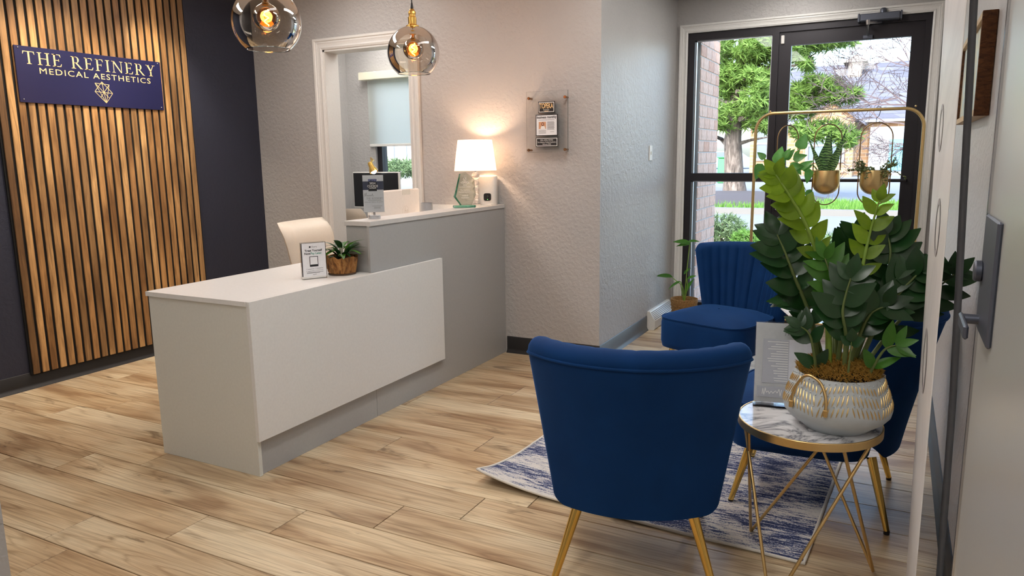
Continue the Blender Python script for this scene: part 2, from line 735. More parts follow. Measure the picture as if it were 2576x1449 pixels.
def grid_brick(name, c1, c2, mortar, scale, w, h):
    t = NT(name)
    tc = t.new('TexCoord')
    sp = t.new('SeparateXYZ')
    t.con(tc.outputs['Object'], sp.inputs[0])
    cb = t.new('CombineXYZ')
    ad = t.new('Math', operation='ADD')
    t.con(sp.outputs[0], ad.inputs[0])
    t.con(sp.outputs[1], ad.inputs[1])
    t.con(ad.outputs[0], cb.inputs[0])
    t.con(sp.outputs[2], cb.inputs[1])
    br = t.new('TexBrick')
    br.inputs['Color1'].default_value = c1
    br.inputs['Color2'].default_value = c2
    br.inputs['Mortar'].default_value = mortar
    br.inputs['Scale'].default_value = scale
    br.inputs['Brick Width'].default_value = w
    br.inputs['Row Height'].default_value = h
    br.inputs['Mortar Size'].default_value = .012
    t.con(cb.outputs[0], br.inputs['Vector'])
    b = t.bsdf(None, .9)
    t.con(br.outputs[0], b.inputs['Base Color'])
    return t.done(b.outputs[0])


M_FARBRICK = grid_brick('tan_far_brick', lin(172, 138, 104), lin(146, 110, 80), lin(180, 166, 150), 1.0, .5, .2)
M_SHINGLE = grid_brick('grey_roof_shingle', lin(100, 102, 114), lin(82, 84, 97), lin(64, 66, 78), 1.0, .8, .25)
M_SIDING = plain('white_siding', lin(160, 167, 176), .7)
M_BLUEDOOR = plain('light_blue_paint', lin(96, 186, 224), .6)
M_ASPHALT = plain('pale_concrete_road', lin(112, 116, 122), .9, 0, .3, 3)
M_CONCRETE = plain('concrete_kerb', lin(110, 108, 105), .9)
M_GRASS = plain('lawn_grass', lin(84, 118, 52), .95, 0, .8, 5)
M_MULCH = plain('dark_mulch', lin(66, 62, 66), .95, 0, 1.0, 9)
M_DIRT = plain('sparse_lawn', lin(152, 148, 112), .95, 0, .6, 3)
M_PINE = leaf_mat('pine_needles', lin(88, 124, 52), lin(134, 164, 82), .35, .6)
M_HEDGE = leaf_mat('hedge_leaf', lin(78, 104, 68), lin(112, 134, 92), .25, .7)
M_DARKGLASS = plain('dark_window_pane', lin(96, 110, 130), .1)
M_GREENBIN = plain('green_bin_paint', lin(70, 150, 92), .5)
M_CARBLUE = plain('pale_blue_paint', lin(150, 176, 206), .3)


# ---------------------------------------------------------------- text helpers
_dg = None


def text_mb(txt, size, align='LEFT', M=None, xscale=1.0, spacing=1.0, thick=0.0, bold=0.0):
    cu = bpy.data.curves.new('lettering_curve', 'FONT')
    cu.body = txt
    cu.size = size
    cu.align_x = align
    cu.extrude = thick
    cu.offset = bold
    cu.resolution_u = 3
    cu.space_character = spacing
    ob = bpy.data.objects.new('lettering_tmp', cu)
    COL.objects.link(ob)
    dg = bpy.context.evaluated_depsgraph_get()
    me = bpy.data.meshes.new_from_object(ob.evaluated_get(dg))
    mb = MB()
    vs = [Vector((v.co.x * xscale, v.co.y, v.co.z)) for v in me.vertices]
    if M is not None:
        vs = [M @ v for v in vs]
    mb.add(vs, [tuple(p.vertices) for p in me.polygons])
    bpy.data.objects.remove(ob, do_unlink=True)
    bpy.data.curves.remove(cu)
    bpy.data.meshes.remove(me)
    return mb


def frame_m(o, ex, ey):
    ex = Vector(ex).normalized()
    ey = Vector(ey)
    ey = (ey - ex * ey.dot(ex)).normalized()
    ez = ex.cross(ey)
    o = Vector(o)
    return Matrix(((ex.x, ey.x, ez.x, o.x), (ex.y, ey.y, ez.y, o.y), (ex.z, ey.z, ez.z, o.z), (0, 0, 0, 1)))


def rect(mb, x0, x1, y0, y1, M, z=0.0):
    mb.add([M @ Vector(p) for p in ((x0, y0, z), (x1, y0, z), (x1, y1, z), (x0, y1, z))], [(0, 1, 2, 3)])
    return mb


def strokes(mb, segs, w, M, z=0.0):
    for (x0, y0), (x1, y1) in segs:
        d = Vector((x1 - x0, y1 - y0))
        if d.length < 1e-6:
            continue
        n = Vector((-d.y, d.x)).normalized() * w / 2
        mb.add([M @ Vector((x0 + n.x, y0 + n.y, z)), M @ Vector((x0 - n.x, y0 - n.y, z)), M @ Vector((x1 - n.x, y1 - n.y, z)), M @ Vector((x1 + n.x, y1 + n.y, z))], [(0, 1, 2, 3)])
    return mb


def serif_polys(ch):
    """roman capitals, cap height 1: list of polygons and the advance width"""
    S, T = .125, .05
    P = []

    def rc(a, b, c, d):
        P.append([(a, c), (b, c), (b, d), (a, d)])

    def foot(xc, y, hw=.17):
        if y == 0:
            P.append([(xc - hw, 0), (xc + hw, 0), (xc + hw, .025), (xc + S / 2, .07), (xc - S / 2, .07), (xc - hw, .025)])
        else:
            P.append([(xc - hw, 1), (xc - hw, .975), (xc - S / 2, .93), (xc + S / 2, .93), (xc + hw, .975), (xc + hw, 1)])
    if ch == 'T':
        rc(.02, .80, .95, 1)
        P.append([(.02, .95), (.0, .76), (.03, .76), (.1, .95)])
        P.append([(.72, .95), (.79, .76), (.82, .76), (.80, .95)])
        rc(.41 - S / 2, .41 + S / 2, .05, .95)
        foot(.41, 0)
        return P, .82
    if ch == 'H':
        for x in (.17, .72):
            rc(x - S / 2, x + S / 2, .03, .97)
            foot(x, 0)
            foot(x, 1)
        rc(.2, .7, .49, .54)
        return P, .89
    if ch in 'EF':
        rc(.17 - S / 2, .17 + S / 2, .03, .97)
        foot(.17, 1)
        foot(.17, 0)
        rc(.17, .60, .95, 1)
        P.append([(.52, .95), (.60, .78), (.625, .78), (.60, 1)])
        rc(.17, .48, .49, .54)
        rc(.46, .495, .41, .62)
        if ch == 'E':
            rc(.17, .62, 0, .05)
            P.append([(.54, .05), (.62, 0), (.68, .24), (.65, .24)])
            return P, .70
        return P, .66
    if ch == 'I':
        rc(.17 - S / 2, .17 + S / 2, .03, .97)
        foot(.17, 0)
        foot(.17, 1)
        return P, .34
    if ch == 'N':
        rc(.14, .19, .03, 1)
        rc(.78, .83, 0, .97)
        P.append([(.08, 1), (.24, 1), (.84, 0), (.76, 0)])
        P.append([(.02, 0), (.31, 0), (.31, .025), (.19, .06), (.14, .06), (.02, .025)])
        P.append([(.0, 1), (.0, .975), (.1, .95), (.24, 1)])
        P.append([(.66, 1), (.66, .975), (.78, .94), (.83, .94), (.95, .975), (.95, 1)])
        return P, .95
    if ch == 'R':
        rc(.17 - S / 2, .17 + S / 2, .03, .97)
        foot(.17, 0)
        foot(.17, 1)
        rc(.17, .36, .955, 1)
        rc(.17, .36, .46, .505)
        n = 10
        for k in range(n):
            a0 = math.pi / 2 - math.pi * k / n
            a1 = math.pi / 2 - math.pi * (k + 1) / n
            q = []
            for a in (a0, a1):
                q.append(((.36 + .25 * math.cos(a)), .73 + .27 * math.sin(a)))
            for a in (a1, a0):
                q.append(((.36 + (.25 - .115 * abs(math.cos(a)) - .02) * math.cos(a)), .73 + .225 * math.sin(a)))
            P.append(q[::-1])
        P.append([(.30, .48), (.44, .49), (.80, .03), (.86, .03), (.86, 0), (.68, 0)])
        return P, .84
    if ch == 'Y':
        P.append([(.06, 1), (.22, 1), (.46, .5), (.46, .4), (.36, .42)])
        P.append([(.64, 1), (.70, 1), (.47, .47), (.42, .5)])
        rc(.41 - S / 2, .41 + S / 2, .03, .47)
        foot(.41, 0)
        P.append([(-.02, 1), (-.02, .975), (.1, .94), (.2, .94), (.3, .975), (.3, 1)])
        P.append([(.54, 1), (.54, .975), (.64, .95), (.7, .95), (.82, .975), (.82, 1)])
        return P, .80
    return [], .45


def serif_text(txt, cap, width, M, z=0.0, word=None):
    """serif capitals scaled to a total width"""
    gap = .16
    adv = sum(serif_polys(c)[1] if c != ' ' else .36 for c in txt) + gap * (len(txt) - 1)
    k = width / (adv * cap)
    mb = MB()
    x = 0.0
    wi = 0
    for c in txt:
        if c == ' ':
            x += .36 + gap
            wi += 1
            continue
        polys, w = serif_polys(c)
        for p in (polys if word in (None, wi) else []):
            mb.add([M @ Vector(((x + a) * cap * k, b * cap, z)) for a, b in p], [tuple(range(len(p)))])
        x += w + gap
    return mb

# ================================================================ THE SETTING
XL, XR, XRET = -4.79, 0.235, -1.75
YB, YE, YN = 4.627, 6.42, 0.70
HC = 2.75


def sbox(name, mat, *boxes):
    mb = MB()
    for b in boxes:
        mb.box(*b)
    return struct(mb.build(name, mat))


# floor slab with each plank laid on it
floor = sbox('floor', M_SUBFLOOR, (-5.45, .36, -2.6, 6.58, -.10, -.008))
PW, PL, G = .2065, 1.37, .0017
rowoff = {0: -1.445, -1: -1.71, -2: -2.045, -3: -2.37, -4: -2.79, 1: -2.62, 2: -2.17, 3: -1.745, 4: -1.35, 5: -2.45, 6: -2.02}
for k in range(-12, 21):
    y0 = 2.293 + PW * k
    y1 = y0 + PW
    if y0 < 0.05:
        continue
    if y0 > YE - .02:
        break
    off = rowoff.get(k, -(1.1 + ((k * 0.377) % 1.0) * PL))
    lo = XL + .002 if y0 < YB - .05 else XRET + .004
    hi = XR - .002
    if y0 < .7:
        lo = -2.0
    x = off - PL * math.ceil((off - lo) / PL)
    while x < hi:
        a, b = max(x, lo), min(x + PL, hi)
        if b - a > .03:
            cx, cy = (a + b) / 2, (y0 + min(y1, YE)) / 2
            hx, hy = (b - a) / 2 - G, (min(y1, YE) - y0) / 2 - G
            mb = MB().bevbox(-hx, hx, -hy, hy, -.008, 0, .0012)
            o = mb.build('plank', M_PLANK, floor, local=True)
            o.location = (cx, cy, 0)
        x += PL

struct(MB().box(-5.5, .40, -2.62, 6.58, HC, HC + .1).build('ceiling', M_CEIL))
sbox('wall_left', M_NAVY, (XL - .12, XL, YN, YB, 0, HC))
sbox('wall_back', M_WALL, (-5.44, -4.05, YB, YB + .15, 0, HC), (-3.235, XRET, YB, YB + .15, 0, HC), (-4.05, -3.235, YB, YB + .15, 2.245, HC))
sbox('wall_alcove', M_WALL, (XRET - .1, XRET, YB + .15, YE, 0, HC))
sbox('wall_front', M_WALL, (-5.44, -4.97, YE, YE + .16, 0, HC), (-4.97, -3.75, YE, YE + .16, 0, .78), (-4.97, -3.75, YE, YE + .16, 2.28, HC),
     (-3.75, -1.655, YE, YE + .16, 0, HC), (-1.655, .142, YE, YE + .16, 2.408, HC), (.142, XR + .12, YE, YE + .16, 0, HC))
sbox('wall_right', M_WALL, (XR, XR + .12, -2.6, YE, 0, HC))
sbox('wall_office', M_WALL, (-5.44, -5.32, YB + .15, YE, 0, HC))
sbox('wall_near', M_WALL, (XL - .12, -1.455, .55, YN, 0, HC))
sbox('wall_hall', M_WALL, (-2.12, -2.0, -2.6, .55, 0, HC), (-2.0, XR, -2.62, -2.5, 0, HC))


def cove_base(name, mat, p0, p1, nrm, h):
    """rubber cove base: thin sheet with a rounded toe"""
    p0, p1, nrm = Vector(p0), Vector(p1), Vector(nrm)
    prof = [(0, 0), (.022, 0), (.018, .008), (.010, .018), (.0065, .03), (.006, h - .004), (.003, h), (0, h)]
    vs = [p + nrm * a + Vector((0, 0, b)) for p in (p0, p1) for a, b in prof]
    n = len(prof)
    fs = [(i, (i + 1) % n, n + (i + 1) % n, n + i) for i in range(n)] + [tuple(range(n))[::-1], tuple(range(n, 2 * n))]
    return struct(MB().add(vs, fs).build(name, mat, smooth=40))


cove_base('baseboard_left', M_BLACKBASE, (XL, YN, 0), (XL, YB, 0), (1, 0, 0), .105)
cove_base('baseboard_back', M_BLACKBASE, (-2.46, YB, 0), (XRET + .006, YB, 0), (0, -1, 0), .12)
cove_base('baseboard_alcove', M_DAYLITBASE, (XRET, YB, 0), (XRET, 5.70, 0), (1, 0, 0), .12)
cove_base('baseboard_front', M_BLACKBASE, (XRET + .02, YE, 0), (-1.72, YE, 0), (0, -1, 0), .12)
cove_base('baseboard_right', M_BLACKBASE, (XR, 1.7, 0), (XR, YE, 0), (-1, 0, 0), .12)


# casings: stepped profile swept round three sides of an opening
def casing(name, x0, x1, ztop, y, w, inner_depth=None, parent=None):
    prof = [(0, 0), (0, .010), (w * .18, .016), (w * .30, .012), (w * .45, .014), (w * .60, .020), (w * .72, .019), (w * .80, .026), (w, .026), (w, 0)]
    n = len(prof)
    vs = []
    for cx, cz, sx, sz in ((x0, 0, -1, 0), (x0, ztop, -1, 1), (x1, ztop, 1, 1), (x1, 0, 1, 0)):
        for a, d in prof:
            vs.append((cx + sx * a, y - d, cz + sz * a))
    fs = []
    for k in range(3):
        for i in range(n - 1):
            fs.append((k * n + i, k * n + i + 1, (k + 1) * n + i + 1, (k + 1) * n + i))
    mb = MB().add(vs, fs)
    return struct(mb.build(name, M_TRIM, parent, smooth=25))


casing('trim_1', -4.05, -3.235, 2.245, YB, .082)
casing('trim_2', -1.652, .139, 2.405, YE, .066)
sbox('trim_3', M_TRIM, (-4.05, -4.035, YB - .004, YB + .154, 0, 2.245), (-3.25, -3.235, YB - .004, YB + .154, 0, 2.245), (-4.05, -3.235, YB - .004, YB + .154, 2.23, 2.245))

# ---- storefront: fixed side light (window_1) and glazed door (door_1)
FY0, FY1 = YE + .012, YE + .11
win1 = struct(MB().box(-1.652, -1.597, FY0, FY1, 0, 2.405).box(-.978, -.926, FY0, FY1, 0, 2.405).box(-1.597, -.978, FY0, FY1, 2.345, 2.405)
              .box(-1.597, -.978, FY0, FY1, 1.182, 1.247).box(-1.597, -.978, FY0, FY1, 0, .12)
              .box(.097, .139, FY0, FY1, 0, 2.405).box(-.926, .097, FY0, FY1, 2.355, 2.405).build('window_1', M_ALU))
for z0, z1 in ((1.247, 2.345), (.12, 1.182)):
    MB().box(-1.597, -.978, YE + .055, YE + .061, z0, z1).build('pane', M_PANE, win1)
    MB().box(-1.597, -1.588, YE + .045, YE + .07, z0, z1).box(-.987, -.978, YE + .045, YE + .07, z0, z1).box(-1.597, -.978, YE + .045, YE + .07, z1 - .009, z1).build('glazing_bead', M_STEELPOLE, win1)
door1 = struct(MB().box(-.9262, -.833, YE + .03, YE + .075, .012, 2.3545).box(.008, .0972, YE + .03, YE + .075, .012, 2.3545)
               .box(-.833, .008, YE + .03, YE + .075, 2.25, 2.3545).box(-.833, .008, YE + .03, YE + .075, .012, .27).build('door_1', M_ALU))
MB().box(-.833, .008, YE + .05, YE + .056, .27, 2.25).build('pane', M_PANE, door1)
MB().tube([(-.87, YE + .03, 1.19), (-.87, YE - .045, 1.19), (.045, YE - .045, 1.19), (.045, YE + .03, 1.19)], .013, 10).build('push_bar', M_ALU, door1, smooth=40)
MB().tube([(-.87, YE + .075, 1.30), (-.82, YE + .15, 1.28), (-.80, YE + .16, 1.0), (-.82, YE + .15, .94), (-.88, YE + .075, .93)], .014, 10).build('pull_handle', M_ALU, door1, smooth=60)
MB().lathe([(.0, .0), (.018, 0), (.02, .006), (.014, .012), (.0, .012)], 20, frame_m((-.885, YE + .03, .955), (1, 0, 0), (0, 0, 1))).build('lock_cylinder', M_CHROME, door1, smooth=40)
clo = MB().bevbox(-.345, -.075, YE - .065, YE + .012, 2.372, 2.425, .006).build('door_closer', M_DARKMETAL, door1)
MB().bevbox(-.36, -.345, YE - .06, YE + .01, 2.368, 2.43, .004).bevbox(-.075, -.062, YE - .06, YE + .01, 2.368, 2.43, .004).build('end_cap', M_DARKMETAL, clo)
MB().lathe([(0, 0), (.022, 0), (.022, .03), (.014, .04), (0, .04)], 14, Matrix.Translation((-.19, YE - .03, 2.42))).build('spindle', M_DARKMETAL, clo, smooth=40)
MB().tube([(-.20, YE - .03, 2.36), (-.28, YE - .12, 2.352), (-.275, YE - .02, 2.34)], .010, 6).tube([(-.285, YE - .12, 2.37), (-.285, YE - .12, 2.335)], .014, 10).tube([(-.285, YE - .10, 2.345), (-.285, YE - .02, 2.275)], .010, 8).build('closer_arm', M_CHROME, clo)
MB().bevbox(-.32, -.25, YE + .0, YE + .03, 2.255, 2.28, .004).build('arm_shoe', M_DARKMETAL, clo)
MB().bevbox(-.912, -.886, YE + .012, YE + .03, 2.265, 2.33, .004).build('door_sensor', M_PLASTIC, door1)
sbox('trim_4', M_ALU, (-1.65, .137, YE + .0, YE + .16, 0, .012))

# ---- steel door standing open beside the camera
XD = .15
door2 = struct(MB().bevbox(XD, XD + .045, .72, 1.60, .01, 2.1, .002).build('door_2', M_STEEL))
MB().bevbox(XD - .008, XD, 1.375, 1.56, 1.085, 1.29, .003).build('latch_box', M_DARKMETAL, door2)
MB().lathe([(0, 0), (.017, 0), (.019, .002), (.019, .010), (.016, .013), (0, .013)], 20, frame_m((XD - .008, 1.535, 1.19), (0, 1, 0), (0, 0, 1)) @ Matrix.Rotation(math.pi, 4, 'X')).build('thumb_turn', M_DARKMETAL, door2, smooth=40)
lev = MB().tube([(XD - .006, 1.52, 1.105), (XD - .034, 1.52, 1.105)], .009, 12).build('lever_shaft', M_DARKMETAL, door2, smooth=40)
MB().bevbox(XD - .038, XD - .030, 1.41, 1.535, 1.090, 1.114, .003).build('lever', M_DARKMETAL, lev)
MB().box(XD - .004, XD, 1.585, 1.60, .01, 2.1).build('edge_strip', M_CHROME, door2)

# ---- office beyond the opening
win2 = struct(MB().box(-4.97, -4.91, YE + .03, YE + .12, .78, 2.28).box(-3.81, -3.75, YE + .03, YE + .12, .78, 2.28).box(-4.91, -3.81, YE + .03, YE + .12, .78, .85).box(-4.91, -3.81, YE + .03, YE + .12, 2.2, 2.28).build('window_2', M_ALU))
MB().box(-4.91, -3.81, YE + .07, YE + .076, .85, 2.2).build('pane', M_PANE, win2)

# ---- brick pier outside the side light, every brick in view laid on its own
pier = struct(MB().box(-1.99, -1.584, YE + .165, 7.32, -.2, 2.95).build('wall_pier', M_MORTAR))
bw, bh = .20, .1016
brick_cache = {}
for c in range(31):
    z0 = -.2 + c * bh
    y = YE + .165 + (-.10 if c % 2 else 0)
    while y < 7.32:
        a, b = max(y, YE + .165), min(y + bw, 7.33)
        if b - a > .02:
            key = round(b - a, 3)
            if key not in brick_cache:
                brick_cache[key] = MB().bevbox(-.03, .006, -key / 2 + .005, key / 2 - .005, -bh / 2 + .005, bh / 2 - .005, .003).mesh('brick', M_BRICK)
            o = link('brick', brick_cache[key], pier, local=True)
            o.location = (-1.584, (a + b) / 2, z0 + bh / 2)
        y += bw

# ---- ground outside
GZ = -.15
struct(MB().box(-70, 40, 6.6, 14.6, GZ - .5, GZ).build('ground_lawn', M_DIRT))
struct(MB().box(-70, 40, 14.6, 20.4, GZ - .5, GZ - .02).build('ground_road', M_ASPHALT))
struct(MB().box(-70, 40, 20.4, 20.75, GZ - .5, GZ + .13).build('ground_kerb', M_CONCRETE))
struct(MB().box(-70, 40, 20.75, 24.2, GZ - .5, GZ + .11).build('ground_verge', M_GRASS))
struct(MB().add([(-70, 24.2, GZ + .10), (40, 24.2, GZ + .10), (40, 90, GZ + .75), (-70, 90, GZ + .75)], [(0, 1, 2, 3)]).build('ground_parking', M_ASPHALT))
struct(MB().box(-2.2, .8, 6.6, 14.6, GZ - .5, GZ + .01).build('ground_path', M_CONCRETE))


def grass_tufts(name, label, x0, x1, y0, y1, z, n, h, mat):
    mb = MB()
    for _ in range(n):
        x, y = random.uniform(x0, x1), random.uniform(y0, y1)
        a = random.uniform(0, 6.28)
        w = h * .12
        hh = h * random.uniform(.5, 1.2)
        lx, ly = random.uniform(-.4, .4) * hh, random.uniform(-.4, .4) * hh
        mb.add([(x - w * math.cos(a), y - w * math.sin(a), z), (x + w * math.cos(a), y + w * math.sin(a), z), (x + lx, y + ly, z + hh)], [(0, 1, 2)])
    return tag(mb.build(name, mat), label, 'grass', kind='stuff')


M_BLADE = leaf_mat('grass_blade', lin(78, 122, 46), lin(112, 150, 66), .4, .7)
grass_tufts('verge_grass', 'strip of green grass along the far kerb of the street', -22, 3, 20.8, 24.1, GZ + .10, 16000, .16, M_BLADE)


def clump(mb, c, rx, ry, rz, n, size, k=10):
    """tufts of needles or leaves spread through an ellipsoid"""
    for _ in range(n):
        while True:
            p = Vector((random.uniform(-1, 1), random.uniform(-1, 1), random.uniform(-1, 1)))
            if p.length < 1:
                break
        q = Vector((c[0] + p.x * rx, c[1] + p.y * ry, c[2] + p.z * rz))
        for _k in range(k):
            d = Vector((random.gauss(0, 1), random.gauss(0, 1), random.gauss(.25, .8))).normalized()
            s = d.orthogonal().normalized() * size * .10
            e = q + d * size * random.uniform(.6, 1.2)
            mb.add([q - s, q + s, e], [(0, 1, 2)])


# pine by the street
pine = thing('pine_tree', 'large bright green pine with thick grey trunk across the street', 'tree', at(1848, 480, 25.0))
TY = 25.0
tp = [at(1848, 490, TY), at(1846, 440, TY), at(1845, 400, TY), at(1843, 350, TY), at(1850, 300, TY), at(1850, 250, TY), at(1862, 160, TY), at(1872, 80, TY), at(1880, -60, TY)]
trunk = MB().tube(tp, [.40, .31, .29, .27, .22, .18, .14, .12, .08], 14).build('trunk', M_TREEBARK, pine, smooth=60)
for pts, r in (([(1835, 370), (1815, 350), (1780, 335)], .10), ([(1858, 362), (1890, 352), (1930, 345)], .07), ([(1838, 345), (1825, 310), (1810, 280)], .12), ([(1850, 262), (1820, 255), (1785, 235)], .08),
               ([(1860, 300), (1920, 290), (1990, 262), (2060, 250)], .08), ([(1852, 230), (1900, 232), (1940, 215)], .07), ([(1870, 150), (1930, 170), (2000, 165), (2050, 135)], .07),
               ([(1870, 200), (1990, 150), (2080, 110)], .06), ([(1835, 200), (1825, 140), (1823, 80)], .12)):
    P = [at(x, y, TY + random.uniform(-.8, .5)) for x, y in pts]
    MB().tube(P, [r * (1 - .7 * i / (len(P) - 1)) for i in range(len(P))], 7).build('branch', M_TREEBARK, pine, smooth=60)
mb = MB()
for x, y, rx, ry, n in ((1900, 130, 52, 28, 260), (1850, 190, 62, 28, 300), (1905, 195, 40, 20, 170), (1815, 130, 30, 45, 160), (1930, 110, 40, 30, 170), (1842, 228, 34, 26, 160), (1812, 290, 24, 40, 110),
                        (1905, 255, 45, 35, 170), (1895, 300, 45, 26, 120), (1925, 215, 30, 20, 80), (1850, 275, 20, 16, 50), (1935, 320, 30, 16, 50), (1830, 320, 20, 14, 40),
                        (2005, 120, 40, 22, 130), (2060, 112, 50, 12, 110), (2120, 104, 40, 7, 60), (2020, 150, 22, 10, 40), (2030, 165, 14, 12, 30),
                        (2030, 240, 50, 32, 260), (2085, 215, 26, 20, 110), (2110, 240, 34, 20, 140), (2148, 240, 18, 14, 70), (2045, 200, 18, 12, 40), (2010, 275, 34, 26, 110), (2075, 330, 60, 26, 110), (2130, 345, 30, 26, 110), (2020, 330, 30, 26, 80),
                        (1870, 20, 120, 50, 300), (1980, 40, 80, 40, 200), (1960, 160, 30, 40, 90), (1965, 260, 25, 50, 90)):
    k = 24.4 / 1854
    c = at(x, y, TY + random.uniform(-.6, .3))
    clump(mb, c, rx * k * .95, 1.1, ry * k * .95, n, .26, 11)
tag(mb.build('needles', M_PINE, pine), kind='stuff')
mound = MB()
mc = at(1850, 480, TY)
prof = [(3.2, GZ + .10), (2.4, GZ + .28), (1.2, mc.z - .02), (.0001, mc.z + .03)]
mound.lathe(prof, 28, Matrix.Translation((mc.x, TY - .6, 0)))
tag(mound.build('mulch_mound', M_MULCH, smooth=60), 'dark mulch mound around the base of the pine', 'mulch', kind='stuff')

# bare tree at the right, its twigs spreading over the roof
bare = thing('bare_tree', 'leafless tree with fine dark twigs in front of the shingle roof', 'tree', at(2345, 440, 24.0))
bt = MB()


def grow(mb, p, d, L, r, depth):
    pts = [p]
    q = p.copy()
    dd = d.copy()
    for _ in range(3):
        dd = (dd + Vector((random.uniform(-.22, .22), random.uniform(-.22, .22), random.uniform(-.18, .18)))).normalized()
        q = q + dd * (L / 3)
        pts.append(q.copy())
    mb.tube(pts, [max(.006, r), max(.006, r * .9), max(.006, r * .75), max(.005, r * .6)], 4 if depth < 3 else 3, caps=False)
    if depth <= 0:
        return
    for _ in range(3 if depth > 1 else 2):
        i = random.choice((1, 2, 3))
        nd = (dd + Vector((random.uniform(-.9, .9), random.uniform(-.5, .5), random.uniform(-.75, .75)))).normalized()
        grow(mb, pts[i], nd, L * random.uniform(.62, .85), r * .62, depth - 1)


bt.tube([at(2345, 445, 24), at(2340, 300, 24), at(2330, 180, 24), at(2300, 60, 24)], [.16, .13, .10, .05], 8)
bt.build('trunk', M_BAREBARK, bare)
for (x, y), (dx, dy), L in (((2338, 290), (2200, 190), 1.5), ((2335, 220), (2250, 140), 1.2), ((2338, 330), (2230, 300), 1.2), ((2330, 180), (2270, 100), 1.0), ((2338, 270), (2170, 240), 1.5), ((2338, 350), (2240, 380), .8)):
    bm = MB()
    p0 = at(x, y, 24)
    grow(bm, p0, (at(dx, dy, 24) - p0).normalized(), L, .030, 5)
    bm.build('branch', M_BAREBARK, bare)


# brick house across the parking
HY = 46.0
house = thing('brick_house', 'tan brick house with grey shingle roof across the street', 'building', (0, HY, 0))


def hp(px, py, Y=HY):
    return at(px, py, Y)


e0, e1 = hp(1890, 300), hp(2420, 275)
g0 = hp(2100, 452).z
ez = hp(2200, 298).z
x0, x1 = e0.x, e1.x
MB().box(x0, x1, HY, HY + 9, g0 - 1, ez).build('wall', M_FARBRICK, house)
rz_ = at(2200, 158, HY + 6).z
xl = at(1995, 170, HY + 6).x
xr = at(2430, 160, HY + 6).x
MB().add([(x0 - .3, HY - .4, ez - .1), (x1, HY - .4, ez - .1), (xr, HY + 6, rz_), (xl, HY + 6, rz_), (x0 - .3, HY + 9.4, ez - .1), (x1, HY + 9.4, ez - .1)],
         [(0, 1, 2, 3), (3, 2, 5, 4), (0, 3, 4)]).build('roof', M_SHINGLE, house)
MB().box(x0 - .3, x1, HY - .45, HY - .38, ez - .2, ez - .08).build('gutter', M_SIDING, house)
# projecting gable
ga, gb, gp = hp(2035, 300, HY - 2), hp(2152, 292, HY - 2), hp(2092, 252, HY - 2)
gz = ga.z
mbg = MB().add([(ga.x, HY - 2, g0 - 1), (gb.x, HY - 2, g0 - 1), (gb.x, HY - 2, gz), (gp.x, HY - 2, gp.z), (ga.x, HY - 2, gz), (ga.x, HY + 1, g0 - 1), (gb.x, HY + 1, g0 - 1), (gb.x, HY + 1, gz), (gp.x, HY + 1, gp.z), (ga.x, HY + 1, gz)],
               [(0, 1, 2, 3, 4), (1, 6, 7, 2), (5, 0, 4, 9), (9, 8, 7, 6, 5)])
mbg.build('gable', M_FARBRICK, house)
for s, q in ((-1, ga), (1, gb)):
    ex_ = Vector((s * .5, 0, -.35))
    a = Vector((gp.x, HY - 2.3, gp.z + .12))
    b = Vector((q.x, HY - 2.3, gz + .12)) + ex_
    a2, b2 = a + Vector((0, 4.5, 0)), b + Vector((0, 4.5, 0))
    MB().add([a, b, b2, a2, a - Vector((0, 0, .16)), b - Vector((0, 0, .16)), b2 - Vector((0, 0, .16)), a2 - Vector((0, 0, .16))], [(0, 1, 2, 3), (4, 7, 6, 5), (0, 4, 5, 1), (1, 5, 6, 2)]).build('gable_roof', M_SHINGLE, house)


def far_window(x0, x1, y0, y1, Y, house, cols=2):
    a, b = at(x0, y0, Y - .05), at(x1, y1, Y - .05)
    fw = .14
    w = MB().box(a.x - fw, b.x + fw, Y - .12, Y - .02, b.z - fw, b.z).box(a.x - fw, b.x + fw, Y - .12, Y - .02, a.z, a.z + fw).box(a.x - fw, a.x, Y - .12, Y - .02, b.z, a.z).box(b.x, b.x + fw, Y - .12, Y - .02, b.z, a.z)
    for i in range(1, cols):
        xm = a.x + (b.x - a.x) * i / cols
        w.box(xm - .05, xm + .05, Y - .10, Y - .02, b.z, a.z)
    zm = (a.z + b.z) / 2
    w.box(a.x, b.x, Y - .09, Y - .02, zm - .05, zm + .05)
    o = w.build('window', M_SIDING, house)
    for i in range(cols):
        xa = a.x + (b.x - a.x) * i / cols
        xb = a.x + (b.x - a.x) * (i + 1) / cols
        MB().box(xa + .02, xb - .02, Y - .06, Y - .03, b.z, a.z).build('pane', M_DARKGLASS, o)


far_window(2036, 2116, 330, 402, HY - 2, house, 2)
far_window(1905, 1928, 325, 398, HY, house, 1)
sa, sb = at(2190, 320, HY - .3), at(2300, 445, HY - .3)
MB().box(sa.x, sb.x + 2, HY - .3, HY - .02, sb.z - .6, sa.z).build('siding_bay', M_SIDING, house)
da, db = at(2238, 350, HY - .35), at(2288, 428, HY - .35)
MB().box(da.x, db.x, HY - .42, HY - .3, db.z, da.z).build('door', M_BLUEDOOR, house)
ta, tb = at(2128, 150, HY + 5), at(2178, 190, HY + 5)
tm = (ta.x + tb.x) / 2
MB().box(ta.x + .2, tb.x - .2, HY + 4.4, HY + 5.8, ta.z - 3, ta.z - .25).add([(ta.x - .1, HY + 4.2, ta.z - .25), (tb.x + .1, HY + 4.2, ta.z - .25), (tb.x + .1, HY + 6, ta.z - .25), (ta.x - .1, HY + 6, ta.z - .25), (tm, HY + 5.1, ta.z + .3)], [(0, 1, 4), (1, 2, 4), (2, 3, 4), (3, 0, 4)]).build('cupola', plain('tan_stone', lin(170, 162, 148), .9), house)

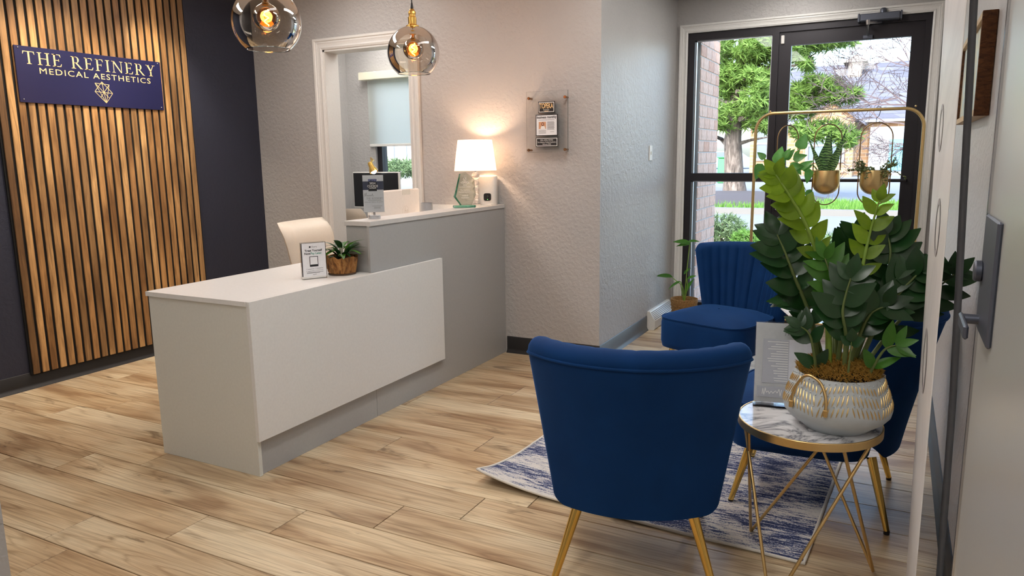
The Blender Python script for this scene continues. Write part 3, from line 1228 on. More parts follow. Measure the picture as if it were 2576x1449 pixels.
# a white outbuilding and a bin behind the pine
white = thing('white_building', 'white clapboard building with pale doors seen through the office window', 'building', at(990, 430, 34))
wa, wb = at(915, 340, 34), at(1075, 452, 34)
MB().box(wa.x - 4, wb.x + 2, 34, 38, wb.z - 1, wa.z + 2.6).build('wall', M_SIDING, white)
for k, (xa, xb) in enumerate(((975, 990), (1005, 1021), (1042, 1058))):
    a, b = at(xa, 372, 34), at(xb, 418, 34)
    d = MB().box(a.x, b.x, 33.93, 34, b.z, a.z).build('door', plain('pale_tan_door', lin(214, 206, 190), .7), white)
    MB().box(a.x - .12, a.x, 33.9, 34, b.z, a.z + .12).box(b.x, b.x + .12, 33.9, 34, b.z, a.z + .12).box(a.x, b.x, 33.9, 34, a.z, a.z + .12).build('door_frame', M_GREY, d)
hedge = MB()
for k in range(26):
    p = at(915 + k * 7, 424, 27)
    clump(hedge, p, .5, .6, .42, 34, .22, 8)
tag(hedge.build('hedge', M_HEDGE), 'clipped grey-green hedge outside the office window', 'hedge')

bin_ = thing('waste_bin', 'green metal bin standing beyond the pine trunk', 'bin', at(1812, 425, 36))
a, b = at(1806, 398, 36), at(1822, 425, 36)
MB().bevbox(a.x, b.x + .1, 36, 36.6, .07, a.z, .04).build('body', M_GREENBIN, bin_)
MB().bevbox(a.x - .04, b.x + .14, 35.96, 36.64, a.z, a.z + .08, .03).build('lid', M_GREENBIN, bin_)
car = thing('parked_car', 'pale blue car parked behind the pine trunk', 'car', (at(1790, 400, 60).x, 60, GZ + .46))
cx0, cz0 = at(1752, 400, 60).x, GZ + .46
W = 4.2
MB().prism([(0, .25), (W, .25), (W, .8), (W * .88, .95), (W * .72, 1.42), (W * .32, 1.42), (W * .16, .95), (0, .85)], 0, 1.7, Matrix(((1, 0, 0, cx0), (0, 0, 1, 60), (0, 1, 0, cz0 - .05), (0, 0, 0, 1)))).build('body', M_CARBLUE, car)
MB().prism([(W * .22, .97), (W * .82, .97), (W * .70, 1.36), (W * .34, 1.36)], -.01, 1.71, Matrix(((1, 0, 0, cx0), (0, 0, 1, 60), (0, 1, 0, cz0 - .05), (0, 0, 0, 1)))).build('window', M_DARKGLASS, car)
for dx in (.8, 3.3):
    MB().lathe([(0, -.05), (.33, -.05), (.33, .2), (0, .2)], 18, Matrix.Translation((cx0 + dx, 60, cz0 + .28)) @ Matrix.Rotation(-math.pi / 2, 4, 'X')).build('wheel', M_BLACK, car, smooth=40)

# shrubs at the near edge of the street
for px, py, Y, r, n, lab in ((1812, 592, 13.2, .36, 260, 'low rounded green shrub beside the brick pier outside'), (1880, 592, 12.4, .22, 120, 'small spiky green shrub outside the side light'),
                             (2125, 640, 11.5, .30, 160, 'dark green shrub behind the tall potted plant outside the door')):
    mb = MB()
    p = at(px, py, Y)
    clump(mb, (p.x, Y, GZ + r * .75), r * 1.2, r * 1.1, r * .7, n, .12, 9)
    o = thing('shrub', lab, 'shrub', (p.x, Y, GZ))
    tag(mb.build('foliage', M_HEDGE if n > 130 else M_BLADE, o), kind='stuff')
    MB().tube([(p.x, Y, GZ - .02), (p.x + .03, Y, GZ + r)], .02, 6).build('stem', M_BROWNSTEM, o)

# ================================================================ INTERIOR THINGS
# ---- wood slat panel on the navy wall
SX = XL + .002
panel = thing('slat_panel', 'tall wall panel of warm brown vertical wood slats on navy wall', 'wall panel', (XL, 3.26, 0))
Y0, Y1 = 2.578, 3.955
MB().box(SX, SX + .012, Y0 - .004, Y1 + .004, .092, 2.72).build('backing', M_BACKING, panel)
NS = 24
pitch = (Y1 - Y0) / NS
slat_me = MB().bevbox(SX + .012 - XL, SX + .022 - XL, -.0200, .0200, .092, 2.72, .002).mesh('slat', M_SLAT)
for k in range(NS):
    o = link('slat', slat_me, panel, local=True)
    o.location = (0, Y0 + pitch * (k + .5) - 3.26, 0)
FX = SX + .024

# ---- company sign
sign = thing('wall_sign', 'navy rectangular sign with pale gold lettering on the slats', 'sign', (FX, 3.205, 1.77))
SY0, SY1, SZ0, SZ1 = 2.706, 3.704, 1.773, 2.107
MB().bevbox(FX, FX + .008, SY0, SY1, SZ0, SZ1, .001).build('board', M_SIGN, sign)
SM = frame_m((FX + .0088, SY0, SZ0), (0, 1, 0), (0, 0, 1))
SM = Matrix(((0, 0, 1, FX + .0088), (1, 0, 0, SY0), (0, 1, 0, SZ0), (0, 0, 0, 1)))
sh = SZ1 - SZ0
for wd in (0, 1):
    serif_text('THE REFINERY', .225 * sh, .905, SM @ Matrix.Translation((.045, sh * .69, 0)), 0, wd).build('lettering', M_GOLDINK, sign)
t0 = text_mb('MEDICAL AESTHETICS', .058, 'LEFT', None, 1.0, 1.18)
wx = max(v[0] for v in t0.v)
t1 = text_mb('AESTHETICS', .058, 'LEFT', None, 1.0, 1.18)
w1 = max(v[0] for v in t1.v)
for wd, xo in (('MEDICAL', 0.0), ('AESTHETICS', wx - w1)):
    text_mb(wd, .058, 'LEFT', SM @ Matrix.Translation((.132, sh * .535, 0)) @ Matrix.Diagonal((.775 / wx, .88, 1, 1)) @ Matrix.Translation((xo, 0, 0)), 1.0, 1.18).build('lettering', M_GOLDINK, sign)
lg = {}
LK = .125 / 297.0
for nm, (x, y) in dict(T=(1405, 685), UL=(1288, 712), UR=(1525, 722), L=(1275, 838), R=(1572, 850), C=(1428, 840), B=(1448, 1003), LL=(1365, 918), LR=(1505, 922)).items():
    lg[nm] = ((x - 1428) * LK, -(y - 840) * LK * 1.02)
segs = [('UL', 'UR'), ('T', 'L'), ('T', 'R'), ('UL', 'B'), ('UR', 'B'), ('UL', 'LR'), ('UR', 'LL'), ('L', 'R'), ('L', 'B'), ('R', 'B'), ('T', 'B'), ('T', 'UL'), ('T', 'UR')][:11]
strokes(MB(), [(lg[a], lg[b]) for a, b in segs], .0032, SM @ Matrix.Translation((.548, sh * .285, 0))).build('emblem', M_GOLDINK, sign)
for y, z in ((SY0 + .022, SZ0 + .018), (SY0 + .022, SZ1 - .012), (SY1 - .022, SZ0 + .018), (SY1 - .022, SZ1 - .012)):
    MB().sphere((FX + .009, y, z), .005, 10, 6).build('screw', M_CHROME, sign, smooth=60)


# ---- pendant lamps
def pendant(x, y, zc, R, label):
    r = thing('pendant_lamp', label, 'pendant lamp', (x, y, zc - R * .95), 0, 'smoked glass globe pendants')
    T = Matrix.Translation((x, y, zc))
    prof = []
    a0, a1 = math.radians(14), math.radians(141)
    for k in range(25):
        a = a0 + (a1 - a0) * k / 24
        prof.append((R * math.sin(a), R * math.cos(a)))
    inner = [(q[0] * .982, q[1] * .982) for q in prof[::-1]]
    glb = MB().lathe(prof + inner[:1], 48, T).build('globe', M_SMOKE, r, smooth=60)
    rr, rz = prof[-1]
    MB().tube([T @ Vector((rr * math.cos(t), rr * math.sin(t), rz)) for t in [2 * math.pi * i / 40 for i in range(40)]], .0022, 6, closed=True).build('rim', M_ACRYLEDGE, glb, smooth=60)
    zt = R * math.cos(a0)
    sk = MB().lathe([(.001, zt + .098), (.012, zt + .096), (.016, zt + .086), (.021, zt + .082), (.022, zt + .07), (.019, zt + .066), (.019, zt + .055), (.024, zt + .05), (.024, zt + .012), (.03, zt + .008), (.038, zt + .004), (.038, zt - .002), (.02, zt - .01), (.018, zt - .045), (.001, zt - .045)], 24, T).build('socket', M_BRASS, r, smooth=35)
    MB().lathe([(.003, zt + .135), (.006, zt + .125), (.009, zt + .1), (.001, zt + .098)], 12, T).build('strain_relief', M_BLACK, sk, smooth=60)
    MB().tube([(x, y, zc + zt + .11), (x, y, HC)], .0032, 8).build('cord', M_BLACK, r, smooth=60)
    MB().lathe([(.001, HC - .03), (.05, HC - .03), (.06, HC - .02), (.06, HC - .001), (.001, HC - .001)], 24, Matrix.Translation((x, y, 0))).build('canopy', M_BRASS, r, smooth=40)
    bp = [(.012, zt - .04), (.014, zt - .06)]
    bz = zt - .125
    for k in range(15):
        a = math.radians(22) + (math.pi - math.radians(22)) * k / 14
        bp.append((max(.0008, .060 * math.sin(a)), bz + .060 * math.cos(a)))
    bl = MB().lathe(bp, 28, T).build('bulb', M_AMBER, r, smooth=60)
    sp = []
    for k in range(64):
        u = k / 63
        a = u * 2 * math.pi * 2.2
        sp.append(T @ Vector((.011 * math.sin(a) * (1 - .3 * u), .011 * math.cos(a) * (1 - .3 * u), bz + .034 - .07 * u)))
    MB().tube(sp, .0024, 6).build('filament', M_FILAMENT, bl, smooth=60)
    ld = bpy.data.lights.new('bulb_light', 'POINT')
    ld.energy = 4.0
    ld.color = (1, .55, .22)
    ld.shadow_soft_size = .03
    lo = bpy.data.objects.new('bulb_light', ld)
    COL.objects.link(lo)
    lo.parent = r
    lo.matrix_parent_inverse = world_of(r).inverted()
    lo.location = (x, y, zc + bz - .005)


pR = atx(1040, 133, -2.55)
pL = atx(671, 56, -2.55)
pendant(-2.55, pR.y, pR.z, .150, 'smoked glass globe pendant with brass socket hanging over the counter end')
pendant(-2.55, pL.y, pL.z, .150, 'smoked glass globe pendant cut by the top of the picture')

# ---- reception desk
DX0, DX1, DY0, DY1 = -3.105, -2.468, 2.238, YB - .003
desk = thing('reception_desk', 'white and grey L-shaped reception desk with raised counter', 'desk', (-2.79, 3.4, 0))
MB().bevbox(DX0, DX1 + .006, DY0, DY0 + .02, 0, .782, .001).build('end_panel', M_WHITE_EDGE, desk)
MB().add(*(lambda m: (m.v, m.f))(MB().prism([(DX0 - .012, DY0 - .006), (DX1, DY0 - .006), (DX1, 3.104), (DX1 - .021, 3.104), (DX1 - .021, DY1), (DX0 - .012, DY1)], .782, .803))).build('worktop', M_WHITE, desk)
MB().bevbox(DX1 + .001, DX1 + .021, DY0 - .002, 3.768, .166, .803, .0012).build('front_panel', M_WHITE, desk)
MB().bevbox(DX1 - .02, DX1 - .004, DY0 + .02, 3.1035, 0, .782, .0008).build('kick_panel', M_GREY, desk)
MB().bevbox(DX1 - .02, DX1 - .004, 3.1055, DY1, 0, 1.052, .0008).build('counter_panel', M_GREY, desk)
CX0 = -2.638
MB().bevbox(CX0, DX1 - .021, 3.120, 3.138, .803, 1.050, .0008).build('counter_end', M_GREY, desk)
MB().bevbox(CX0 - .004, DX1 + .002, 3.110, DY1, 1.052, 1.077, .0012).build('counter_top', plain('counter_top_laminate', lin(205, 203, 200), .35), desk)
MB().bevbox(CX0, CX0 + .018, 3.140, DY1, .803, 1.05, .0008).build('counter_back', M_WHITE, desk)
MB().bevbox(-3.10, CX0 - .005, DY1 - .02, DY1, .803, 1.066, .001).build('back_panel', M_WHITE, desk)
MB().bevbox(-2.92, CX0 - .005, 3.85, DY1 - .021, 1.000, 1.018, .001).build('inner_shelf', M_WHITE, desk)
MB().bevbox(-2.92, -2.90, 4.25, DY1 - .021, .803, .999, .001).build('shelf_side', M_WHITE, desk)

# ---- cream desk chair behind the desk


def desk_chair(name, label, loc, rz, group=None):
    r = thing(name, label, 'office chair', loc, rz, group)
    # local: faces +y, backrest at -y
    zt, hw = .995, .275
    prof = []
    mb = MB()
    N, Mz = 13, 15
    vs = []
    for side in (0, 1):
        for j in range(Mz):
            w = j / (Mz - 1)
            z = .50 + (zt - .50) * w
            hwz = hw * (.86 + .14 * w) * (1 - .10 * max(0, (w - .85) / .15) ** 2)
            lean = -.22 - .10 * w - (.05 * max(0, (w - .75) / .25) ** 2)
            for i in range(N):
                u = -1 + 2 * i / (N - 1)
                edge = max(0, 1 - max(0, (abs(u) - .82) / .18) ** 2) ** .5
                te = max(0, 1 - max(0, (w - .93) / .07) ** 2) ** .5
                seam = .012 * math.exp(-((w - .66) / .015) ** 2) + .012 * math.exp(-((w - .33) / .015) ** 2)
                th = .045 * max(.05, edge) * max(.08, te) - seam
                y = lean + (.03 * u * u) + (th if side == 0 else -th * .8)
                vs.append(Vector((u * hwz, y, z)))
    fs = []
    K = N * Mz
    for j in range(Mz - 1):
        for i in range(N - 1):
            a = j * N + i
            fs.append((a, a + N, a + N + 1, a + 1))
            fs.append((K + a, K + a + 1, K + a + N + 1, K + a + N))
    for j in range(Mz - 1):
        for i in (0, N - 1):
            a = j * N + i
            q = (a, a + N, K + a + N, K + a)
            fs.append(q[::-1] if i == 0 else q)
    for i in range(N - 1):
        a = (Mz - 1) * N + i
        fs.append((a, K + a, K + a + 1, a + 1))
        fs.append((i, i + 1, K + i + 1, K + i))
    MB().add(vs, fs).build('backrest', M_CREAM, r, smooth=60, local=True)
    MB().bevbox(-.25, .25, -.24, .26, .42, .52, .035).build('seat', M_CREAM, r, local=True)
    MB().tube([(0, 0, .09), (0, 0, .42)], .03, 14).build('gas_lift', M_CHROME, r, smooth=40, local=True)
    for k in range(5):
        a = 2 * math.pi * k / 5
        lg_ = MB().tube([(0, 0, .11), (.15 * math.cos(a), .15 * math.sin(a), .10), (.28 * math.cos(a), .28 * math.sin(a), .075)], [.028, .022, .016], 8).build('base_leg', M_CHROME, r, smooth=50, local=True)
        MB().lathe([(0, -.012), (.024, -.012), (.028, -.006), (.028, .006), (.024, .012), (0, .012)], 14, Matrix.Translation((.28 * math.cos(a), .28 * math.sin(a), .028)) @ Matrix.Rotation(a, 4, 'Z') @ Matrix.Rotation(math.pi / 2, 4, 'X')).build('caster', M_BLACK, lg_, smooth=40, local=True)
    return r


desk_chair('desk_chair', 'cream leather desk chair behind the white reception desk', (-3.33, 3.90, 0), math.radians(-84))
desk_chair('desk_chair', 'cream leather chair glimpsed in the office beyond the opening', (-4.32, 5.22, 0), math.radians(12))

# ---- monitor seen from the back, on the reception desk
mon = thing('computer_monitor', 'white computer monitor seen from behind above the counter', 'monitor', (-2.94, 3.93, .803))
MB().bevbox(-2.925, -2.895, 3.66, 4.2, .85, 1.205, .008).build('housing', M_PLASTIC, mon)
MB().box(-2.928, -2.925, 3.67, 4.19, .87, 1.195).build('screen', M_SCREEN, mon)
MB().bevbox(-2.897, -2.893, 4.0, 4.09, 1.17, 1.203, .001).build('cable_cover', M_WHITE_EDGE, mon)
MB().box(-2.95, -2.92, 3.90, 3.96, .815, .9).build('stand_neck', M_PLASTIC, mon)
MB().bevbox(-3.03, -2.87, 3.83, 4.03, .803, .816, .004).build('stand_foot', M_PLASTIC, mon)
LM = Matrix(((0, 0, 1, -2.8935), (1, 0, 0, 4.03), (0, 1, 0, 1.06), (0, 0, 0, 1)))
lm = MB()
strokes(lm, [((.035 * math.cos(a), .035 * math.sin(a)), (.035 * math.cos(a + .2), .035 * math.sin(a + .2))) for a in [k * .2 for k in range(32)]], .0015, LM)
strokes(lm, [((-.016, -.022), (-.004, .026)), ((-.008, .006), (.004, .006)), ((.004, .006), (-.004, -.022)), ((.004, -.032), (.016, .008)), ((.016, .008), (.027, .006)), ((.027, .006), (.019, -.020)), ((.019, -.02), (.008, -.02))], .003, LM)
lm.build('logo', plain('pale_grey_logo', lin(205, 198, 188), .4), mon)

# ---- office desk, dark monitor and lamp
od = thing('office_desk', 'pale office desk under the window beyond the opening', 'desk', (-4.4, 5.75, 0))
MB().bevbox(-5.2, -3.7, 5.35, 6.1, .73, .76, .003).build('desk_top', M_CREAM, od)
for x in (-5.16, -3.74):
    for y in (5.4, 6.05):
        MB().box(x - .025, x + .025, y - .025, y + .025, 0, .73).build('leg', M_WHITE, od)
m2 = thing('computer_monitor', 'dark computer monitor with thin pale bezel in the office', 'monitor', (-4.43, 5.7, .76))
a, b = at(887, 434, 5.7), at(1003, 431, 5.7)
zt = (a.z + b.z) / 2
MB().bevbox(a.x, b.x, 5.70, 5.73, zt - .34, zt, .004).build('housing', M_PLASTIC, m2)
MB().box(a.x + .01, b.x - .01, 5.696, 5.70, zt - .33, zt - .01).build('screen', M_SCREEN, m2)
MB().box(-4.47, -4.39, 5.73, 5.76, .77, zt - .15).build('stand_neck', M_PLASTIC, m2)
MB().bevbox(-4.56, -4.30, 5.65, 5.85, .76, .772, .003).build('stand_foot', M_PLASTIC, m2)
dl = thing('desk_lamp', 'small brass task lamp arching over the dark monitor', 'lamp', (-4.62, 5.9, .76))
h0, h1 = at(931, 411, 5.62), at(941, 433, 5.62)
dv = (h1 - h0).normalized()
MB().lathe([(0, 0), (.07, 0), (.07, .012), (0, .016)], 24, Matrix.Translation((-4.62, 5.92, .76))).build('base', M_BRASS, dl, smooth=40)
MB().tube([(-4.62, 5.92, .77), (-4.62, 5.92, 1.25), (-4.6, 5.86, 1.42), (h0.x - .02, 5.70, h0.z + .03), h0], .007, 8).build('arm', M_BRASS, dl, smooth=60)
axm = frame_m(h0, dv.orthogonal(), dv.cross(dv.orthogonal()))
MB().lathe([(.001, -.01), (.02, -.01), (.024, .0), (.026, .04), (.038, .065), (.042, .09), (.04, .09), (.03, .05), (.001, .03)], 20, axm).build('lamp_head', M_BRASS, dl, smooth=40)
MB().sphere(h0 + dv * .078, .030, 14, 8).build('bulb', emit('task_bulb_glow', (.85, .92, 1, 1), 2.5), dl, smooth=60)

sh_ = thing('roller_shade', 'pale grey roller shade with cream valance over the office window', 'window shade', (-4.45, 6.37, 1.55))
va = at(908, 182, 6.36)
MB().bevbox(va.x, -3.62, 6.31, YE - .002, 2.215, 2.292, .003).build('valance', plain('cream_valance', lin(226, 222, 200), .5), sh_)
MB().box(-5.02, -3.70, 6.392, 6.394, 1.56, 2.23).build('fabric', M_ROLLER, sh_)
MB().bevbox(-5.02, -3.70, 6.386, 6.400, 1.535, 1.562, .003).build('hem_bar', M_TRIM, sh_)

# ---- printed counter sign on a round metal base
cs = thing('counter_sign', 'upright award card in clear holder with round silver base on counter', 'sign', (-2.575, 3.30, 1.077))
cs.location = (-2.572, 3.285, 1.077)
c = Vector((-2.572, 3.285, 1.077))
MB().lathe([(.001, 0), (.033, 0), (.034, .002), (.034, .018), (.032, .020), (.001, .020)], 32, Matrix.Translation(c)).build('base', M_STEELPOLE, cs, smooth=40)
nx = Vector((.60, -.80, 0))
ex = Vector((.80, .60, 0))
ox = c + Vector((0, 0, .034))
CMx = frame_m(ox - ex * .056, ex, (0, 0, 1))
MB().box(-.004, .116, 0, .004, -.003, .003, CMx @ Matrix.Rotation(0, 4, 'X')).build('ledge', M_ACRYL, cs)
MB().tube([c + Vector((0, 0, .018)), c + Vector((0, 0, .036))], .006, 10).build('peg', M_CHROME, cs, smooth=40)
CW, CH = .112, .205
card = MB().box(0, CW, .003, CH, -.0015, .0, CMx).build('card', M_PAPER, cs)
MB().box(-.002, CW + .002, .001, CH + .003, .0006, .0022, CMx).build('holder', M_ACRYL, cs)
Z = .0004
rect(MB(), 0, CW, .125, .172, CMx, Z).build('band', M_NAVYINK, card)
pr = MB()
rect(pr, .030, .076, .118, .184, CMx, Z * 1.3)
pr.build('badge', M_INK, card)
pr = rect(MB(), .031, .075, .168, .183, CMx, Z * 1.6)
pr.build('badge_sky', plain('badge_blue', lin(120, 128, 176), .6), card)
pr = MB()
strokes(pr, [((.034 + .0058 * k, .166), (.034 + .0058 * k, .166 + h)) for k, h in enumerate((.006, .009, .013, .008, .011, .006, .009))], .0045, CMx, Z * 1.9)
pr.build('badge_skyline', M_INK, card)
for txt, s, y, mt, xs in (('2024', .015, .156, M_WHITEINK, 1.1), ('CHOICE', .0165, .140, M_WHITEINK, .95), ('AWARDS', .008, .132, M_WHITEINK, 1.1)):
    text_mb(txt, s, 'CENTER', CMx @ Matrix.Translation((.053, y, Z * 2.2)), xs, 1.0, 0, .0004).build('lettering', mt, card)
text_mb('PEOPLE\'S', .005, 'CENTER', CMx @ Matrix.Translation((.053, .1515, Z * 2.2)), 1.2).build('lettering', M_GREYINK, card)
# script word
sx_ = MB()
import_pts = [(0, 0), (.004, .022), (.006, .004), (.011, .024), (.013, .004), (.016, .010), (.019, .004), (.022, .010), (.025, .004), (.029, .011), (.032, .004), (.037, .012), (.041, .004), (.045, .018), (.047, .004), (.052, .007)]
strokes(sx_, list(zip([(x + .006, y + .086) for x, y in import_pts][:-1], [(x + .006, y + .086) for x, y in import_pts][1:])), .0012, CMx, Z)
sx_.build('script', M_GREYINK, card)
serif_text('THE REFINERY', .0105, .088, CMx @ Matrix.Translation((.017, .073, Z))).build('lettering', M_GREYINK, card)
pr = MB()
strokes(pr, [((.024, .068), (.098, .068)), ((.006, .058), (.028, .058)), ((.082, .058), (.106, .058)), ((.046, .036), (.102, .036)), ((.056, .029), (.092, .029)), ((.056, .023), (.092, .023))], .0014, CMx, Z)
pr.build('fine_print', M_GREYINK, card)
text_mb('BEST MEDICAL SPA', .006, 'CENTER', CMx @ Matrix.Translation((.055, .056, Z))).build('lettering', M_GREYINK, card)

# ---- glass award
aw = thing('glass_award', 'faceted clear glass award with white engraving beside the lamp', 'award', (-2.56, 4.24, 1.077))
aex = Vector((.72, .69, 0)).normalized()
AM = frame_m(Vector((-2.555, 4.222, 1.077)) - aex * .085, aex, (0, 0, 1))
poly = [(.055, .018), (.135, .018), (.165, .085), (.155, .19), (.095, .235), (.055, .225), (.022, .10), (.012, .075)]
MB().prism(poly, -.012, .0, AM).build('plate', M_AWARD, aw)
MB().prism([(.055, .018), (.012, .075), (.022, .10), (.055, .225), (.063, .222), (.035, .10), (.028, .075), (.066, .018)], .0002, .003, AM).build('bevel', M_AWARDEDGE, aw)
MB().bevbox(.012, .158, 0, .018, -.03, .03, .004, AM).build('base', M_AWARDEDGE, aw)
Z = .0012
for txt, s, y in (('TOPEKA', .016, .158), ('2023', .013, .145), ('PLATINUM WINNER', .0085, .134), ('The Refinery', .012, .112), ('Medical Aesthetics', .0115, .100), ('Medical', .013, .076), ('Aesthetics', .013, .062)):
    text_mb(txt, s, 'CENTER', AM @ Matrix.Translation((.092, y, Z))).build('lettering', M_WHITEINK, aw)
pr = MB()
strokes(pr, [((.092 + .011 * math.cos(a), .187 + .011 * math.sin(a)), (.092 + .011 * math.cos(a + .4), .187 + .011 * math.sin(a + .4))) for a in [1.2 + .4 * k for k in range(14)]], .0018, AM, Z)
strokes(pr, [((.086, .187), (.091, .181)), ((.091, .181), (.102, .201)), ((.072, .172), (.114, .172))], .002, AM, Z)
for k in (-1, 0, 1):
    strokes(pr, [((.089 + .010 * k, .208), (.093 + .010 * k, .208))], .004, AM, Z)
pr.build('engraved_mark', M_WHITEINK, aw)

# ---- table lamp
LX, LY = -2.600, 4.455
lamp = thing('table_lamp', 'table lamp with stacked crystal balls and glowing white tapered shade', 'lamp', (LX, LY, 1.077))
MB().lathe([(.001, 0), (.035, 0), (.036, .003), (.034, .010), (.012, .014), (.001, .014)], 28, Matrix.Translation((LX, LY, 1.077))).build('base', M_CRYSTAL, lamp, smooth=40)
z = 1.091
for r in (.017, .020, .022, .024, .028):
    MB().sphere((LX, LY, z + r), r, 20, 12).build('crystal_ball', M_CRYSTAL, lamp, smooth=180)
    z += 2 * r - .001
MB().tube([(LX, LY, z - .002), (LX, LY, z + .05)], .006, 10).build('stem', M_CHROME, lamp, smooth=60)
MB().lathe([(.146, 1.316), (.117, 1.523)], 48, Matrix.Translation((LX, LY, 0))).build('shade', M_SHADE, lamp, smooth=180)
MB().sphere((LX, LY, 1.40), .028, 14, 10).build('bulb', emit('lamp_bulb', (1, .72, .48, 1), 12), lamp, smooth=180)
ld = bpy.data.lights.new('lamp_light', 'POINT')
ld.energy = 7.5
ld.color = (1, .66, .42)
ld.shadow_soft_size = .035
lo = bpy.data.objects.new('lamp_light', ld)
COL.objects.link(lo)
lo.parent = lamp
lo.matrix_parent_inverse = world_of(lamp).inverted()
lo.location = (LX, LY, 1.44)

# ---- white camera device
dv_ = thing('camera_hub', 'white box-shaped camera hub with round black lens on counter', 'camera', (-2.53, 4.55, 1.077))
dc = Vector((-2.560, 4.550, 1.077))
DM = Matrix.Translation(dc) @ Matrix.Rotation(math.radians(18), 4, 'Z')
ring = []
n = 36
for k in range(n):
    a = 2 * math.pi * k / n
    cx_, sx2 = math.cos(a), math.sin(a)
    ring.append((.068 * abs(cx_) ** .5 * (1 if cx_ > 0 else -1), .050 * abs(sx2) ** .5 * (1 if sx2 > 0 else -1)))
mb = MB()
lev_ = [(.94, 0), (1, .006), (1, .192), (.97, .200), (.9, .203)]
for s, zz in lev_:
    mb.v += [tuple(DM @ Vector((x * s, y * s, zz))) for x, y in ring]
for j in range(len(lev_) - 1):
    for k in range(n):
        mb.f.append((j * n + k, j * n + (k + 1) % n, (j + 1) * n + (k + 1) % n, (j + 1) * n + k))
mb.f.append(tuple(range((len(lev_) - 1) * n, len(lev_) * n)))
mb.build('body', M_PLASTIC, dv_, smooth=50)
FMx = DM @ Matrix(((1, 0, 0, .008), (0, 0, -1, -.0505), (0, 1, 0, .056), (0, 0, 0, 1)))
sq = [(.026 * abs(math.cos(a)) ** .45 * math.copysign(1, math.cos(a)), .026 * abs(math.sin(a)) ** .45 * math.copysign(1, math.sin(a))) for a in [2 * math.pi * k / 32 for k in range(32)]]
ln = MB().prism(sq, 0, .004, FMx).build('lens_plate', M_BLACK, dv_, smooth=40)
MB().lathe([(.001, .004), (.004, .0045), (.005, .006), (.009, .0055), (.010, .004)], 24, FMx).build('lens', M_SCREEN, ln, smooth=60)
MB().lathe([(.001, .0046), (.0018, .0046), (.0022, .004)], 12, FMx @ Matrix.Translation((.001, -.0165, 0))).build('status_light', M_LED, ln)

# ---- loose cable, small cup
tag(MB().tube([(-2.49, 4.47, 1.0805), (-2.495, 4.42, 1.0805), (-2.51, 4.38, 1.0805), (-2.53, 4.35, 1.0805), (-2.55, 4.345, 1.0805)], .003, 8).build('cable', M_PLASTIC, smooth=60), 'thin white cable lying beside the lamp on the counter', 'cable')
cp = thing('pen_cup', 'short silver cup behind the raised counter', 'cup', (-2.75, 4.08, 1.018))
cc = atz(1077, 513, 1.072)
cc = Vector((-2.745, 4.06, 1.0185))
MB().lathe([(.001, .004), (.036, .004), (.038, .0), (.039, .006), (.039, .098), (.037, .098), (.036, .01), (.001, .01)], 28, Matrix.Translation(cc)).build('cup_body', M_STEELPOLE, cp, smooth=40)
for k in range(3):
    MB().box(-.002 + .014 * k - .014, .004 + .014 * k - .014, -.004, .004, .01, .094, Matrix.Translation(cc)).build('pen', M_WHITE, cp)

# ---- acrylic payment sign on the desk
ps = thing('desk_sign', 'clear acrylic sign block with payment leaflet on the white desk', 'sign', (-2.62, 2.83, .803))
A0, B0 = Vector((-2.651, 2.783, .803)), Vector((-2.586, 2.893, .803))
pex = (B0 - A0).normalized()
PM = frame_m(A0, pex, (0, 0, 1))
W_, H_ = .128, .188
MB().bevbox(0, W_, 0, H_, -.022, -.0005, .0015, PM).build('block', M_ACRYL, ps)
lf = MB().box(.004, W_ - .004, .012, H_ - .004, -.0005, .0003, PM).build('leaflet', M_PAPER, ps)
MB().box(.004, W_ - .004, .012, H_ - .004, -.0235, -.0225, PM).build('back_leaflet', M_GREYINK, ps)
Z = .0008
text_mb('Cherry', .010, 'LEFT', PM @ Matrix.Translation((.052, .162, Z))).build('lettering', M_INK, lf)
pr = MB()
pr.lathe([(.0001, 0), (.0045, 0)], 16, PM @ Matrix.Translation((.045, .1652, Z)))
pr.build('brand_dot', M_INK, lf)
text_mb('Treat Yourself', .0150, 'CENTER', PM @ Matrix.Translation((.062, .142, Z)), 1.0, 1.0, 0, .0004).build('lettering', M_INK, lf)
text_mb('Now.', .0150, 'LEFT', PM @ Matrix.Translation((.015, .127, Z)), 1.0, 1.0, 0, .0004).build('lettering', M_INK, lf)
text_mb('Pay Later.', .0150, 'LEFT', PM @ Matrix.Translation((.047, .127, Z)), 1.0, 1.0, 0, .0003).build('lettering', M_TEALINK, lf)
rect(MB(), .040, .084, .064, .117, PM, Z).build('code_frame', M_INK, lf)
rect(MB(), .043, .081, .075, .114, PM, Z * 1.4).build('code_field', M_PAPER, lf)
pr = MB()
strokes(pr, [((.028, .052), (.062, .052)), ((.074, .054), (.108, .054)), ((.028, .042), (.062, .042)), ((.074, .044), (.108, .044)), ((.022, .034), (.108, .036)), ((.022, .031), (.090, .032)), ((.053, .023), (.073, .024))], .0018, PM, Z)
for x, y in ((.023, .052), (.069, .054), (.023, .042), (.069, .044)):
    strokes(pr, [((x + .002 * math.cos(a), y + .002 * math.sin(a)), (x + .002 * math.cos(a + .8), y + .002 * math.sin(a + .8))) for a in [.8 * k for k in range(8)]], .0007, PM, Z)
pr.build('fine_print', M_GREYINK, lf)


# ---------------------------------------------------------------- leaves
def leaf_mesh(name, mat, shape, curl=.12, fold=.12, n=9):
    """length 1 along +y, unit half width scaled by shape(t)"""
    mb = MB()
    for j in range(n + 1):
        t = j / n
        w = shape(t)
        z = -curl * t * t
        for i, u in enumerate((-1, -.5, 0, .5, 1)):
            mb.v.append((u * w, t, z + fold * abs(u) * w))
    for j in range(n):
        for i in range(4):
            a = j * 5 + i
            mb.f.append((a, a + 1, a + 6, a + 5))
    return mb.mesh(name, mat, 180)


